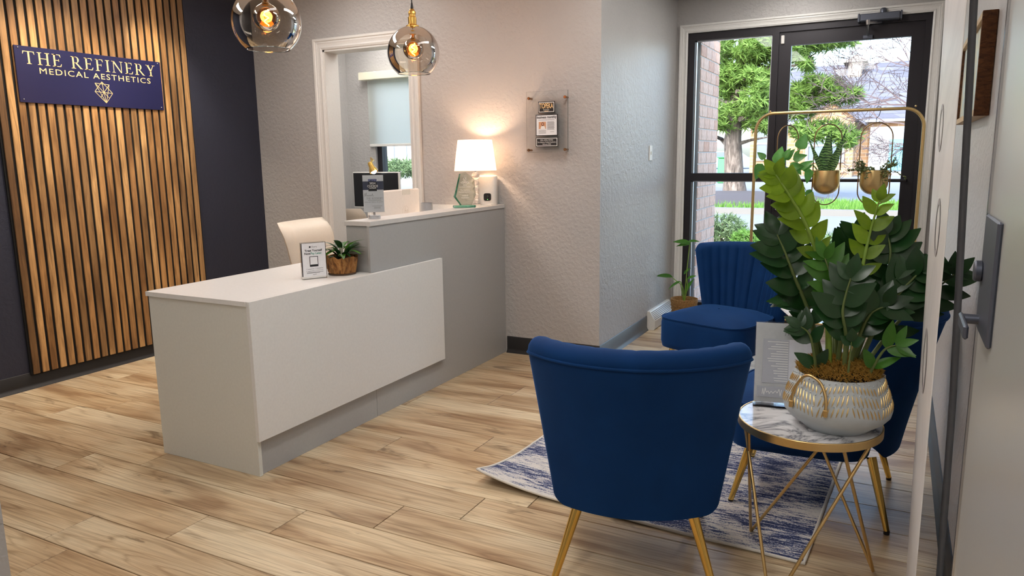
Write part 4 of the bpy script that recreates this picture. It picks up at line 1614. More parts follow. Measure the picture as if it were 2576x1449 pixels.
def sh_zz(t):
    return max(.012, .23 * math.sin(math.pi * min(1, t ** .85)) ** .8 * (1 - .25 * t))


def sh_pothos(t):
    return max(.012, .36 * (math.sin(math.pi * t ** .62)) ** .75 * (1 - .28 * t))


def sh_strap(t):
    return max(.006, .12 * math.sin(math.pi * (.12 + .88 * t) ** .8) ** .7)


def sh_snake(t):
    return max(.006, .13 * (1 - t ** 3.2) * (.62 + .38 * math.sin(math.pi * min(1, t * 1.4 + .1))))


ZZ_D = leaf_mesh('leaf', M_LEAFDARK, lambda t: sh_zz(t) * 1.18)
ZZ_M = leaf_mesh('leaf', M_LEAFMID, sh_zz)
ZZ_N = leaf_mesh('leaf', M_LEAFNEWLIT, lambda t: sh_zz(t) * 1.25)
PO = leaf_mesh('leaf', M_POTHOS, sh_pothos, .2, .2)
ST = leaf_mesh('leaf', M_LEAFDARK, sh_strap, .55, .25)
STM = leaf_mesh('leaf', M_LEAFMID, sh_strap, .45, .25)
SN = leaf_mesh('leaf', M_SNAKE, sh_snake, .05, .35, 14)


def put_leaf(parent, me, base, d, up, L, wk=1.0):
    """one leaf object from base along d"""
    d = Vector(d).normalized()
    up = Vector(up)
    x = d.cross(up)
    if x.length < 1e-4:
        x = d.orthogonal()
    x.normalize()
    z = x.cross(d)
    b = Vector(base)
    M = Matrix(((x.x * L * wk, d.x * L, z.x * L, b.x), (x.y * L * wk, d.y * L, z.y * L, b.y), (x.z * L * wk, d.z * L, z.z * L, b.z), (0, 0, 0, 1)))
    o = bpy.data.objects.new('leaf', me)
    COL.objects.link(o)
    o.parent = parent
    o.matrix_parent_inverse = world_of(parent).inverted()
    o.matrix_basis = M
    return o


# ---- bark basket with a small leafy plant on the desk
bk = thing('potted_plant', 'small leafy plant in a rough cork bark pot on the desk', 'plant', (-2.60, 3.02, .803))
bc = Vector((-2.597, 3.022, .803))
mb = MB()
n, rows = 40, 9
rnd = [random.uniform(-.004, .004) for _ in range(n)]
top = [random.uniform(-.006, .008) + (.018 * math.exp(-(((k - 26) % n - 0) / 4.0) ** 2)) for k in range(n)]
for inner in (0, 1):
    for j in range(rows):
        w = j / (rows - 1)
        for k in range(n):
            a = 2 * math.pi * k / n
            r = (.070 + .016 * w ** .7 + rnd[k] + random.uniform(-.0015, .0015)) - (.010 if inner else 0)
            z = .010 + (.083 + top[k]) * w
            mb.v.append((bc.x + r * math.cos(a), bc.y + r * math.sin(a), bc.z + z))
K = n * rows
for j in range(rows - 1):
    for k in range(n):
        a, b = j * n + k, j * n + (k + 1) % n
        mb.f.append((a, b, b + n, a + n))
        mb.f.append((K + a, K + a + n, K + b + n, K + b))
for k in range(n):
    a, b = (rows - 1) * n + k, (rows - 1) * n + (k + 1) % n
    mb.f.append((a, b, K + b, K + a))
mb.build('pot', M_BARKPOT, bk, smooth=50)
MB().lathe([(.001, 0), (.072, 0), (.074, .006), (.06, .012), (.001, .012)], 30, Matrix.Translation(bc)).build('saucer', M_BROWNSTEM, bk, smooth=40)
MB().lathe([(.074, .080), (.04, .088), (.0005, .09)], 24, Matrix.Translation(bc)).build('soil', M_SOIL, bk, smooth=60)
random.seed(21)
for k in range(30):
    a = k * 2.4
    el = random.uniform(.15, 1.15)
    rr = random.uniform(.01, .045)
    hz = random.uniform(.085, .145)
    base = bc + Vector((rr * math.cos(a), rr * math.sin(a), hz))
    d = Vector((math.cos(a) * math.cos(el), math.sin(a) * math.cos(el), math.sin(el)))
    put_leaf(bk, STM if k % 3 == 0 else ST, base, d, (0, 0, 1), random.uniform(.075, .112), 1.35)
for k in range(6):
    a = k * 1.05
    MB().tube([bc + Vector((.01 * math.cos(a), .01 * math.sin(a), .08)), bc + Vector((.03 * math.cos(a), .03 * math.sin(a), .14))], .0028, 6).build('stem', M_STEM, bk, smooth=60)

# ---- clear plaque on the back wall
pq = thing('wall_plaque', 'clear acrylic plaque with three printed cards on back wall', 'plaque', (-2.13, YB, 1.43))
PY = 4.585
a, b = at(1324, 232, PY), at(1429, 382, PY)
MB().bevbox(a.x, b.x, PY - .003, PY + .003, b.z, a.z, .001).build('plate', M_ACRYL, pq)
MB().box(b.x - .0015, b.x, PY - .0035, PY + .0035, b.z, a.z).build('plate_edge', M_ACRYLEDGE, pq)
for x, y in ((1331, 248), (1422, 244), (1331, 378), (1422, 376)):
    p = at(x, y, PY)
    MB().lathe([(.001, -.012), (.008, -.012), (.0095, -.010), (.0095, -.003), (.007, -.003), (.007, YB - PY), (.001, YB - PY)], 20, Matrix(((1, 0, 0, p.x), (0, 0, 1, PY), (0, 1, 0, p.z), (0, 0, 0, 1)))).build('standoff', plain('aged_brass_standoff', lin(170, 128, 92), .25, 1.0), pq, smooth=40)


def card_on_plaque(x0, y0, x1, y1, border, face, nm):
    a, b = at(x0, y0, PY - .004), at(x1, y1, PY - .004)
    o = MB().box(a.x, b.x, PY - .006, PY - .0032, b.z, a.z).build(nm, border, pq)
    M = Matrix(((1, 0, 0, a.x), (0, 0, -1, PY - .0063), (0, 1, 0, b.z), (0, 0, 0, 1)))
    w, h = b.x - a.x, a.z - b.z
    rect(MB(), .005, w - .005, .005, h - .005, M).build('card_face', face, o)
    return o, M, w, h


c1, M1, w, h = card_on_plaque(1354, 256, 1396, 283, M_INK, M_WHITEINK, 'title_card')
Z = .0006
rect(MB(), .009, w - .009, .009, h - .009, M1, Z).build('title_field', M_INK, c1)
text_mb('TOPEKA', .036, 'CENTER', M1 @ Matrix.Translation((w / 2, h * .40, Z * 2)) @ Matrix.Diagonal((.72, 1.3, 1, 1)), 1, 1, 0, .0008).build('lettering', M_GOLDINK, c1)
text_mb('business', .013, 'CENTER', M1 @ Matrix.Translation((w / 2, h * .22, Z * 2))).build('lettering', M_WHITEINK, c1)
strokes(MB(), [((w * .38, h * .15), (w * .62, h * .15))], .003, M1, Z * 2).build('rule', M_GOLDINK, c1)
c2, M2, w, h = card_on_plaque(1348, 289, 1403, 341, M_INK, M_PAPER, 'article_card')
text_mb('business monthly', .0235, 'CENTER', M2 @ Matrix.Translation((w / 2, h * .82, Z)) @ Matrix.Shear('XZ', 4, (0, 0)), .88, 1, 0, .0006).build('lettering', M_INK, c2)
rect(MB(), w * .14, w * .47, h * .33, h * .66, M2, Z).build('photo_background', plain('photo_orange', lin(214, 160, 122), .6), c2)
ph = MB()
ph.add([M2 @ Vector((w * x, h * y, Z * 2)) for x, y in ((.22, .33), (.44, .33), (.42, .44), (.35, .48), (.28, .47), (.24, .42))], [(0, 1, 2, 3, 4, 5)])
ph.build('photo_coat', M_WHITEINK, c2)
ph = MB()
ph.add([M2 @ Vector((w * (.325 + .06 * math.cos(t)), h * (.55 + .09 * math.sin(t)), Z * 2.5)) for t in [k * .52 for k in range(12)]], [tuple(range(12))])
ph.build('photo_hair', plain('photo_brown', lin(110, 62, 40), .6), c2)
ph = MB()
ph.add([M2 @ Vector((w * (.325 + .03 * math.cos(t)), h * (.555 + .05 * math.sin(t)), Z * 3)) for t in [k * .52 for k in range(12)]], [tuple(range(12))])
ph.build('photo_face', plain('photo_skin', lin(232, 186, 158), .6), c2)
pr = MB()
strokes(pr, [((w * .53, h * (.65 - .035 * k)), (w * (.86 if k % 3 else .84), h * (.65 - .035 * k))) for k in range(11)], .0022, M2, Z)
strokes(pr, [((w * .14, h * (.26 - .045 * k)), (w * .47, h * (.26 - .045 * k))) for k in range(4)] + [((w * .66, h * .18), (w * .84, h * .18)), ((w * .12, h * .745), (w * .86, h * .745))], .002, M2, Z)
pr.build('fine_print', M_GREYINK, c2)
c3, M3, w, h = card_on_plaque(1348, 346, 1404, 369, M_INK, M_WHITEINK, 'name_card')
rect(MB(), .009, w - .009, .009, h - .009, M3, Z).build('name_field', M_INK, c3)
for k, (txt, y) in enumerate((('MSN, APRN, FNP-BC', .64), ('The Refinery Medical Aesthetics', .43), ('February 2022', .22))):
    text_mb(txt, .0125, 'CENTER', M3 @ Matrix.Translation((w / 2, h * y, Z * 2)), .85).build('lettering', M_WHITEINK, c3)

# ---- light switch
sw = thing('light_switch', 'white light switch on the alcove wall', 'switch', (XRET, 5.73, 1.42))
s0 = atx(1636, 385, XRET)
MB().bevbox(XRET, XRET + .006, s0.y - .036, s0.y + .036, s0.z - .058, s0.z + .058, .002).build('cover_plate', M_PLASTIC, sw)
MB().box(XRET + .006, XRET + .011, s0.y - .005, s0.y + .005, s0.z - .012, s0.z + .012).build('toggle', M_WHITE_EDGE, sw)

# ---- white register along the alcove wall
rg = thing('wall_register', 'white sloped baseboard register at the foot of the alcove wall', 'vent', (XRET, 5.98, 0))
MB().prism([(0, 0), (.058, 0), (.066, .012), (.066, .075), (.02, .152), (0, .152)], 5.72, 6.30, Matrix(((1, 0, 0, XRET + .001), (0, 0, 1, 0), (0, 1, 0, 0), (0, 0, 0, 1)))).build('housing', M_TRIM, rg)
for k in range(6):
    u = .12 + .14 * k
    x, z = .066 - .046 * u, .075 + .077 * u
    MB().box(XRET + x, XRET + x + .004, 5.74, 6.28, z - .002, z + .003).build('louvre', M_GREY, rg)


# ---- velvet chairs
def velvet_chair(label, loc, rz):
    r = thing('velvet_chair', label, 'chair', loc, rz, 'navy velvet slipper chairs')
    # seat
    n = 56

    def outline(s):
        pts = []
        for k in range(n):
            a = 2 * math.pi * k / n
            c_, s_ = math.cos(a), math.sin(a)
            e = .42
            x = math.copysign(abs(c_) ** e, c_)
            y = math.copysign(abs(s_) ** e, s_)
            hw = .295 - .03 * (y * .5 + .5)
            pts.append((x * hw * s, -.03 + y * .265 * s))
        return pts
    lev = [(.90, .245), (.975, .252), (1.0, .285), (1.0, .40), (.985, .428), (.97, .432), (.93, .440), (.75, .462), (.5, .474), (.25, .480), (.02, .482)]
    mb = MB()
    for s, z in lev:
        mb.v += [(x, y, z) for x, y in outline(s)]
    for j in range(len(lev) - 1):
        for k in range(n):
            mb.f.append((j * n + k, j * n + (k + 1) % n, (j + 1) * n + (k + 1) % n, (j + 1) * n + k))
    mb.f.append(tuple(range(n))[::-1])
    seat = mb.build('seat', M_VELVET, r, smooth=60, local=True)
    MB().tube([(x, y, .431) for x, y in outline(.985)], .0055, 6, closed=True).build('piping', M_VELVET, seat, smooth=60, local=True)
    # backrest shell: swept round an arc, wide and wrapped at the top
    NU, NC = 73, 13
    t0 = .043

    def plan(u, w):
        hw = .246 + .076 * w ** 1.1
        wrap = .062 + .150 * w
        th = 2 * math.atan(wrap / hw)
        R = hw / math.sin(th)
        yb = .285 + .10 * w + .03 * w * w
        a = u * th
        return Vector((R * math.sin(a), yb - R * (1 - math.cos(a)), 0)), Vector((math.sin(a), math.cos(a), 0))
    sec = []
    for j in range(12):
        sec.append(('i', j / 11))
    for j in range(1, 8):
        sec.append(('t', j / 8))
    for j in range(12):
        sec.append(('o', 1 - j / 11))
    mb = MB()
    for i in range(NU):
        u = -1 + 2 * i / (NU - 1)
        ed = max(0.0, 1 - max(0, (abs(u) - .90) / .10) ** 2) ** .5
        t = t0 * max(.12, ed)
        ztop = .806 - .012 * abs(u) ** 2.5 - .02 * max(0, (abs(u) - .9) / .1) ** 2
        zbo = .276 + .012 * u * u + .05 * max(0, (abs(u) - .80) / .2) ** 2
        ch = 1 - abs(math.sin(u * math.pi * NC / 2)) ** .5
        for kind, q in sec:
            if kind == 't':
                an = math.pi * q
                z = ztop + t * .95 * math.sin(an)
                off = -math.cos(an) * t
                w = 1.0 + .02 * math.sin(an)
            else:
                z = (.36 if kind == 'i' else zbo) + (ztop - (.36 if kind == 'i' else zbo)) * q
                w = max(0, (z - .245) / (ztop - .245))
                off = -t if kind == 'i' else t
            C, N = plan(u, w)
            dep = 0
            if kind == 'i' or (kind == 't' and q < .75):
                dep = .015 * ch * (1 if kind == 'i' else (1 - q / .75))
            p = C + N * (off + dep)
            mb.v.append((p.x, p.y, z))
    m = len(sec)
    for i in range(NU - 1):
        for j in range(m):
            a, b = i * m + j, i * m + (j + 1) % m
            mb.f.append((a, b, b + m, a + m))
    mb.f.append(tuple(range(m))[::-1])
    mb.f.append(tuple((NU - 1) * m + j for j in range(m)))
    back = mb.build('backrest', M_VELVET, r, smooth=70, local=True)
    pts = []
    for i in range(41):
        u = -.97 + 1.94 * i / 40
        C, N = plan(u, .99)
        ed = max(0.0, 1 - max(0, (abs(u) - .90) / .10) ** 2) ** .5
        p = C + N * (t0 * max(.12, ed) + .001)
        pts.append((p.x, p.y, .797 - .012 * abs(u) ** 2.5))
    MB().tube(pts, .005, 6).build('piping', M_VELVET, back, smooth=60, local=True)
    for sx, sy, fx, fy in ((-1, -1, .25, -.265), (1, -1, .25, -.265), (-1, 1, .262, .305), (1, 1, .262, .305)):
        tx, ty = (.20 * sx, -.20) if sy < 0 else (.185 * sx, .235)
        lg_ = MB().tube([(tx, ty, .262), (fx * sx, fy, .012)], [.018, .0105], 16).build('leg', M_GOLD, r, smooth=50, local=True)
        MB().tube([(fx * sx, fy, .014), (fx * sx, fy, 0)], .0108, 12).build('foot_cap', M_BLACK, lg_, smooth=50, local=True)
    return r


vch = velvet_chair('navy velvet chair seen from behind, nearest the camera', (-.762, 2.395, 0), math.radians(196.9))
v2 = copy_tree(vch)
v2.location = (-.905, 4.485, 0)
v2.rotation_euler = (0, 0, math.radians(-19.5))
v2['label'] = 'navy velvet chair facing the room in front of the glass door'
v3 = copy_tree(vch)
v3.location = (-.257, 3.155, 0)
v3.rotation_euler = (0, 0, math.radians(-90))
v3['label'] = 'navy velvet chair behind the marble table, its back to the right wall'

# ---- rug with a curled corner
rug = thing('area_rug', 'distressed navy and cream rug with one curled corner', 'rug', (-.85, 3.5, 0))
ra = math.radians(-3.0)
RM = Matrix.Translation((-1.545, 2.607, 0)) @ Matrix.Rotation(ra, 4, 'Z')
RW, RL, RH = 1.345, 1.85, .007


def rugz(x, y):
    d = math.hypot(x, y)
    return .055 * max(0, 1 - d / .42) ** 2.0 + .010 * max(0, 1 - y / .12) * (math.sin(x * 5.0) * .5 + .5) * (1 if x < 1.2 else 0)


nx_, ny_ = 54, 60
mb = MB()
for lay in (0, 1):
    for j in range(ny_ + 1):
        for i in range(nx_ + 1):
            x, y = RW * (i / nx_) ** 1.15, RL * (j / ny_) ** 1.25
            mb.v.append(tuple(RM @ Vector((x, y, rugz(x, y) + (RH if lay == 0 else .0005)))))
S_ = nx_ + 1
K = S_ * (ny_ + 1)
for j in range(ny_):
    for i in range(nx_):
        a = j * S_ + i
        mb.f.append((a, a + 1, a + S_ + 1, a + S_))
        mb.f.append((K + a, K + a + S_, K + a + S_ + 1, K + a + 1))
pl_ = mb.build('pile', M_RUG, rug, smooth=60)
per = []
for i in range(nx_ + 1):
    per.append((RW * (i / nx_), 0))
for j in range(1, ny_ + 1):
    per.append((RW, RL * j / ny_))
for i in range(1, nx_ + 1):
    per.append((RW * (1 - i / nx_), RL))
for j in range(1, ny_):
    per.append((0, RL * (1 - j / ny_)))
MB().tube([RM @ Vector((x, y, rugz(x, y) + .006)) for x, y in per], .0062, 8, closed=True).build('binding', M_RUGEDGE, rug, smooth=60)


# ---- round marble table, gold rim, crossed rod legs
def rod_table(name, label, cx, cy, zt, R, feet, tops, loc=None):
    r = thing(name, label, 'side table', (cx, cy, 0))
    MB().lathe([(.0005, zt), (R - .004, zt), (R - .003, zt - .004), (R - .004, zt - .012), (.0005, zt - .012)], 64, Matrix.Translation((cx, cy, 0))).build('table_top', M_MARBLE, r, smooth=30)
    MB().lathe([(R - .004, zt + .0015), (R, zt + .0015), (R + .001, zt), (R + .001, zt - .024), (R - .002, zt - .026), (R - .012, zt - .026), (R - .012, zt - .013)], 64, Matrix.Translation((cx, cy, 0))).build('rim', M_BRUSHGOLD, r, smooth=30)
    for f, (ta, tb) in zip(feet, tops):
        f = Vector((f[0], f[1], .005))
        pa, pb = Vector((ta[0], ta[1], zt - .024)), Vector((tb[0], tb[1], zt - .024))
        lg_ = MB().tube([pa, f + (pa - f) * .012, f, f + (pb - f) * .012, pb], .0055, 10).build('leg', M_BRUSHGOLD, r, smooth=50)
    return r


TCX, TCY, TZ, TR = -.21, 2.50, .54, .222
feet, tops = [(-.405, 2.685), (.012, 2.59), (-.265, 2.215)], []


def rimpt(px, py=1122):
    p = atz(px, py, TZ - .024)
    v = Vector((p.x - TCX, p.y - TCY))
    v = v.normalized() * (TR - .018)
    return (TCX + v.x, TCY + v.y)


def angp(a):
    return (TCX + (TR - .016) * math.cos(a), TCY + (TR - .016) * math.sin(a))


fa = [math.atan2(y - TCY, x - TCX) for x, y in feet]
tops = [(angp(a - 1.35), angp(a + 1.35)) for a in fa]
table = rod_table('side_table', 'round marble side table with gold rim holding the large potted plant', TCX, TCY, TZ, TR, feet, tops)
ft2 = [(-.29 + .2 * math.cos(a), 4.40 + .2 * math.sin(a)) for a in (.3, 2.4, 4.5)]
tp2 = [(( -.29 + .2 * math.cos(a - 1.3), 4.40 + .2 * math.sin(a - 1.3)), (-.29 + .2 * math.cos(a + 1.3), 4.40 + .2 * math.sin(a + 1.3))) for a in (.3, 2.4, 4.5)]
rod_table('side_table', 'small gold rod table beside the far chair, mostly behind leaves', -.29, 4.40, .50, .215, ft2, tp2)
mg = thing('magazine', 'open pale magazine overhanging the small table by the far chair', 'magazine', (-.4, 4.42, .502))
MB().bevbox(-.13, .13, -.10, .10, 0, .006, .001, Matrix.Translation((-.41, 4.44, .5025)) @ Matrix.Rotation(.35, 4, 'Z')).build('cover', M_PAPER, mg)
MB().box(-.125, .0, -.095, .095, .0062, .010, Matrix.Translation((-.41, 4.44, .5025)) @ Matrix.Rotation(.35, 4, 'Z')).build('page', M_WHITEINK, mg)

# ---- big potted plant on the marble table
zz = thing('potted_plant', 'tall glossy plant in grey and gold ceramic pot on the marble table', 'plant', (-.125, 2.47, TZ))
PC = Vector((-.128, 2.475, TZ))
PK = .9
prof = [(r, z * PK) for r, z in ([(.0005, .001), (.098, .001), (.102, .006), (.112, .016), (.142, .040), (.157, .060), (.1615, .082), (.160, .098), (.152, .130), (.140, .165), (.131, .192), (.128, .200), (.122, .200), (.124, .185), (.132, .16), (.0005, .155)])]
pot = MB().lathe(prof, 56, Matrix.Translation(PC)).build('pot', M_POT, zz, smooth=45)
outer = [(r, z * PK) for r, z in [(.1615, .082), (.160, .098), (.152, .130), (.140, .165), (.131, .192)]]


def pot_surf(a, z):
    for (r0, z0), (r1, z1) in zip(outer[:-1], outer[1:]):
        if z0 <= z <= z1:
            r = r0 + (r1 - r0) * (z - z0) / (z1 - z0)
            break
    else:
        r = outer[0][0] if z < outer[0][1] else outer[-1][0]
    return PC + Vector((r * math.cos(a), r * math.sin(a), z)), Vector((math.cos(a), math.sin(a), .3)).normalized()


gold, dots = MB(), MB()
NB = 10
for blk in range(NB):
    a0 = 2 * math.pi * blk / NB
    sl = 1 if blk % 2 else -1
    for row, (zc, hh) in enumerate(((.090, .0145), (.123, .0155), (.156, .011))):
        for k in range(7):
            a = a0 + (k + .5) / 7 * 2 * math.pi / NB * .96
            zz_ = zc + (k - 3) * .0022 * sl
            pts = []
            for s in (-1, -.6, 0, .6, 1):
                p, nn = pot_surf(a + sl * s * hh * 1.6, zz_ + s * hh)
                pts.append(p + nn * .0006)
            gold.tube(pts, [.0005, .0016, .0023, .0016, .0005], 5)
        for k in range(5):
            a = a0 + (k + .5) / 5 * 2 * math.pi / NB
            p, nn = pot_surf(a, zc + .0175 + (k - 2) * .003 * sl)
            dots.sphere(p, .0026, 8, 5)
tag(gold.build('gilded_dashes', M_BRUSHGOLD, pot, smooth=60), kind='stuff')
tag(dots.build('raised_dots', M_POT, pot, smooth=60), kind='stuff')


def pot_handle(ac, da):
    pts = []
    for k in range(25):
        t = math.pi * k / 24
        a = ac + da * math.cos(t)
        z = .104 + .082 * math.sin(t)
        p, nn = pot_surf(a, min(z, .17))
        pts.append(Vector((p.x, p.y, PC.z + z)) + nn * (.010 + .012 * math.sin(t)))
    lo0, n0 = pot_surf(ac + da, .088)
    lo1, n1 = pot_surf(ac - da, .088)
    h = MB().tube([lo0 + n0 * .008] + pts + [lo1 + n1 * .008], .0046, 10).build('handle', M_BRUSHGOLD, pot, smooth=60)
    for q, nn in ((lo0, n0), (lo1, n1)):
        MB().bevbox(-.0065, .0065, -.0065, .0065, -.012, .010, .002, Matrix.Translation(q + nn * .007)).build('handle_clamp', M_BRUSHGOLD, h)


pot_handle(math.radians(-118), .36)
pot_handle(math.radians(62), .36)
mb = MB()
random.seed(5)
for _ in range(5200):
    r = .124 * math.sqrt(random.random())
    a = random.uniform(0, 6.2832)
    x, y = r * math.cos(a), r * math.sin(a)
    z = .170 + .040 * (1 - (r / .135) ** 4) + random.uniform(-.008, .012)
    p = PC + Vector((x, y, z))
    d = Vector((random.gauss(0, .7) + x * 3, random.gauss(0, .7) + y * 3, random.uniform(.1, 1.2))).normalized()
    s = d.orthogonal().normalized() * .0016
    e = p + d * random.uniform(.008, .018)
    mb.add([p - s, p + s, e], [(0, 1, 2)])
    s2 = d.cross(s)
    mb.add([p + d * .004, p + d * .006 + s, e - d * .004 + s2 * 5], [(0, 1, 2)])
tag(mb.build('moss', M_MOSS, zz), kind='stuff')
MB().lathe([(.120, .165), (.09, .180), (.0005, .190)], 32, Matrix.Translation(PC)).build('soil', M_SOIL, zz, smooth=60)


def zz_stem(px_pts, Ys, r0, leaf0, leaf_me, L, side='lr', pairs=6, stem_mat=None, tip=True, wk=1.0):
    P = [at(x, y, Y) for (x, y), Y in zip(px_pts, Ys)]
    b = PC + Vector((P[0].x - PC.x, P[0].y - PC.y, .165))
    if Vector((b.x - PC.x, b.y - PC.y)).length > .10:
        v = Vector((b.x - PC.x, b.y - PC.y)).normalized() * .10
        b = PC + Vector((v.x, v.y, .165))
    P[0] = b
    # smooth the stem
    Q = []
    for i in range(len(P) - 1):
        for k in range(6):
            t = k / 6
            p0 = P[max(i - 1, 0)]
            p1, p2 = P[i], P[i + 1]
            p3 = P[min(i + 2, len(P) - 1)]
            Q.append(.5 * ((2 * p1) + (p2 - p0) * t + (2 * p0 - 5 * p1 + 4 * p2 - p3) * t * t + (3 * p1 - p0 - 3 * p2 + p3) * t ** 3))
    Q.append(P[-1])
    m = len(Q)
    st = MB().tube(Q, [r0 * (1 - .75 * i / (m - 1)) for i in range(m)], 8).build('stem', stem_mat or M_STEM, zz, smooth=60)
    i0 = int(leaf0 * (m - 1))
    tl = list(range(pairs))
    for k in tl:
        f = i0 + (m - 1 - i0) * k / max(1, pairs - 1) * .97
        i = min(int(f), m - 2)
        p = Q[i] + (Q[i + 1] - Q[i]) * (f - i)
        tdir = (Q[i + 1] - Q[i]).normalized()
        view = (Vector((0, 0, CAMZ)) - p).normalized()
        sd = tdir.cross(Vector((.25 + random.uniform(-.4, .4), -1, .35))).normalized()
        grow_ = .75 + .35 * math.sin(math.pi * min(1, (k + 1) / pairs))
        for s in (-1, 1):
            if side == 'l' and s > 0 and k % 2:
                continue
            d = (tdir * random.uniform(.75, 1.05) + sd * s * random.uniform(.75, 1.0) + Vector((0, random.uniform(-.35, .25), random.uniform(-.1, .15))))
            up = Vector((random.uniform(-.4, .4), -1 + random.uniform(-.3, .5), .6)) + tdir.cross(sd) * .0
            put_leaf(st, leaf_me, p, d, up, L * 1.18 * grow_ * random.uniform(.85, 1.1), wk)
    if tip:
        put_leaf(st, leaf_me, Q[-1], (Q[-1] - Q[-3]), Vector((.2, -1, .5)), L * .9, wk)
    return st


random.seed(11)
B = 2.47
zz_stem([(2088, 905), (2082, 760), (2062, 660), (2025, 560), (1985, 490), (1952, 440)], [B - .04, B - .05, B - .06, B - .08, B - .10, B - .11], .0105, .45, ZZ_N, .066, pairs=9, stem_mat=M_STEMNEW, wk=1.2)
zz_stem([(2070, 890), (2035, 790), (2000, 700), (1975, 635), (1955, 590)], [B - .02, B - .03, B - .05, B - .06, B - .06], .0085, .30, ZZ_D, .090, pairs=7, wk=1.2)
zz_stem([(2120, 895), (2150, 760), (2172, 660), (2190, 580), (2212, 505)], [B, B + .01, B + .02, B + .03, B + .02], .0085, .45, ZZ_N, .058, pairs=6, stem_mat=M_STEMNEW, wk=1.1)
zz_stem([(2105, 900), (2120, 800), (2100, 720), (2075, 650)], [B - .02, B - .05, B - .07, B - .08], .008, .35, ZZ_M, .078, pairs=6, wk=1.1)
zz_stem([(2140, 895), (2190, 800), (2225, 720), (2240, 640), (2232, 590)], [B + .02, B + .04, B + .05, B + .06, B + .07], .0085, .25, ZZ_D, .095, pairs=8, wk=1.15)
zz_stem([(2150, 895), (2215, 800), (2270, 730), (2318, 680)], [B + .02, B + .03, B + .04, B + .04], .0085, .25, ZZ_D, .090, pairs=7, wk=1.1)
zz_stem([(2160, 895), (2250, 820), (2340, 740), (2400, 690)], [B + .02, B + .08, B + .14, B + .16], .0075, .3, ZZ_D, .085, pairs=6, wk=1.0)
zz_stem([(2060, 890), (2040, 850), (2015, 822)], [B - .06, B - .09, B - .10], .006, .2, ZZ_D, .065, pairs=4, wk=1.1)
zz_stem([(2180, 900), (2220, 885), (2255, 868)], [B - .04, B - .06, B - .07], .006, .25, ZZ_M, .068, pairs=3, wk=1.0)
zz_stem([(2110, 905), (2105, 800), (2125, 720), (2150, 640), (2160, 600)], [B + .04, B + .06, B + .08, B + .09, B + .09], .0085, .3, ZZ_D, .092, pairs=8, wk=1.2)
zz_stem([(2130, 900), (2160, 850), (2190, 790), (2230, 770)], [B - .02, B - .03, B - .05, B - .05], .008, .4, ZZ_D, .085, pairs=5, wk=1.1)
zz_stem([(2080, 900), (2050, 830), (2020, 760), (1990, 740)], [B, B - .01, B - .02, B - .03], .008, .4, ZZ_D, .080, pairs=5, wk=1.0)
zz_stem([(2125, 900), (2128, 850), (2120, 780), (2140, 700)], [B - .05, B - .08, B - .10, B - .10], .008, .35, ZZ_D, .085, pairs=6, wk=1.15)
zz_stem([(2100, 900), (2105, 740), (2130, 640), (2185, 610)], [B + .05, B + .08, B + .1, B + .1], .008, .35, ZZ_D, .085, pairs=7, wk=1.15)
zz_stem([(2135, 900), (2140, 880), (2142, 860)], [B - .09, B - .10, B - .105], .004, .7, ZZ_D, .05, pairs=1, wk=1.5)

# ---- slanted acrylic menu holder on the table
mh = thing('menu_holder', 'slanted clear acrylic holder with grey printed card on the marble table', 'sign', (-.35, 2.66, TZ))
q0 = atz(1862, 1012, TZ)
q1 = atz(2030, 1000, TZ)
q0 = Vector((-.405, 2.595, TZ + .002))
q1 = Vector((-.195, 2.632, TZ + .002))
mex = (q1 - q0).normalized()
top0 = at(1917, 822, 2.70)
mey = Vector((-.05, .30, 1))
MM = frame_m(q0, mex, mey)
MW, MH = .215, .285
MB().box(0, MW, 0, MH, -.002, .0, MM).box(0, MW, 0, MH, -.0055, -.0035, MM).build('holder', M_ACRYL, mh)
mez = mex.cross(Vector((0, 0, 1)))
MB().box(0, MW, -.0, .002, .0, .05, frame_m(q0, mex, (0, 0, 1))).build('foot_plate', M_ACRYL, mh)
cd = MB().box(.003, MW - .003, .004, MH - .003, -.0034, -.0021, MM).build('card', plain('thin_card', lin(248, 248, 252), .7), mh)
CM2 = MM @ Matrix.Translation((0, 0, .0008))
g2 = plain('pale_grey_print', lin(180, 183, 192), .6)
rect(MB(), .028, .115, .070, .225, CM2).build('text_block', g2, cd)
rect(MB(), .115, .195, .070, .225, CM2).build('photo_block', plain('pale_photo_print', lin(214, 216, 224), .6), cd)
rect(MB(), .012, .203, .020, .058, CM2).build('title_band', g2, cd)
pr = MB()
strokes(pr, [((.112 - random.uniform(.03, .07), .215 - .0085 * k), (.112, .215 - .0085 * k)) for k in range(17)], .0022, CM2, .0004)
pts = [(.03, .030), (.032, .050), (.036, .028), (.040, .052), (.044, .036), (.050, .042), (.054, .032), (.060, .042), (.066, .034), (.074, .044), (.080, .036), (.086, .050), (.090, .026), (.094, .048)]
strokes(pr, list(zip(pts[:-1], pts[1:])), .0022, CM2, .0004)
strokes(pr, [((.105, .040), (.185, .040))], .004, CM2, .0004)
pr.build('script', M_WHITEINK, cd)
pr = MB()
for cx_, cy_, rx_, ry_ in ((.150, .190, .018, .024), (.150, .130, .030, .045), (.165, .100, .02, .02)):
    pr.add([CM2 @ Vector((cx_ + rx_ * math.cos(t), cy_ + ry_ * math.sin(t), .0004)) for t in [k * .524 for k in range(12)]], [tuple(range(12))])
pr.build('photo_figure', plain('paler_photo_print', lin(214, 216, 222), .6), cd)
pts = [(.10, .238), (.106, .262), (.112, .240), (.118, .258), (.126, .242), (.136, .256), (.146, .242), (.16, .254)]
strokes(MB(), list(zip(pts[:-1], pts[1:])), .0012, CM2).build('script', M_GREYINK, cd)


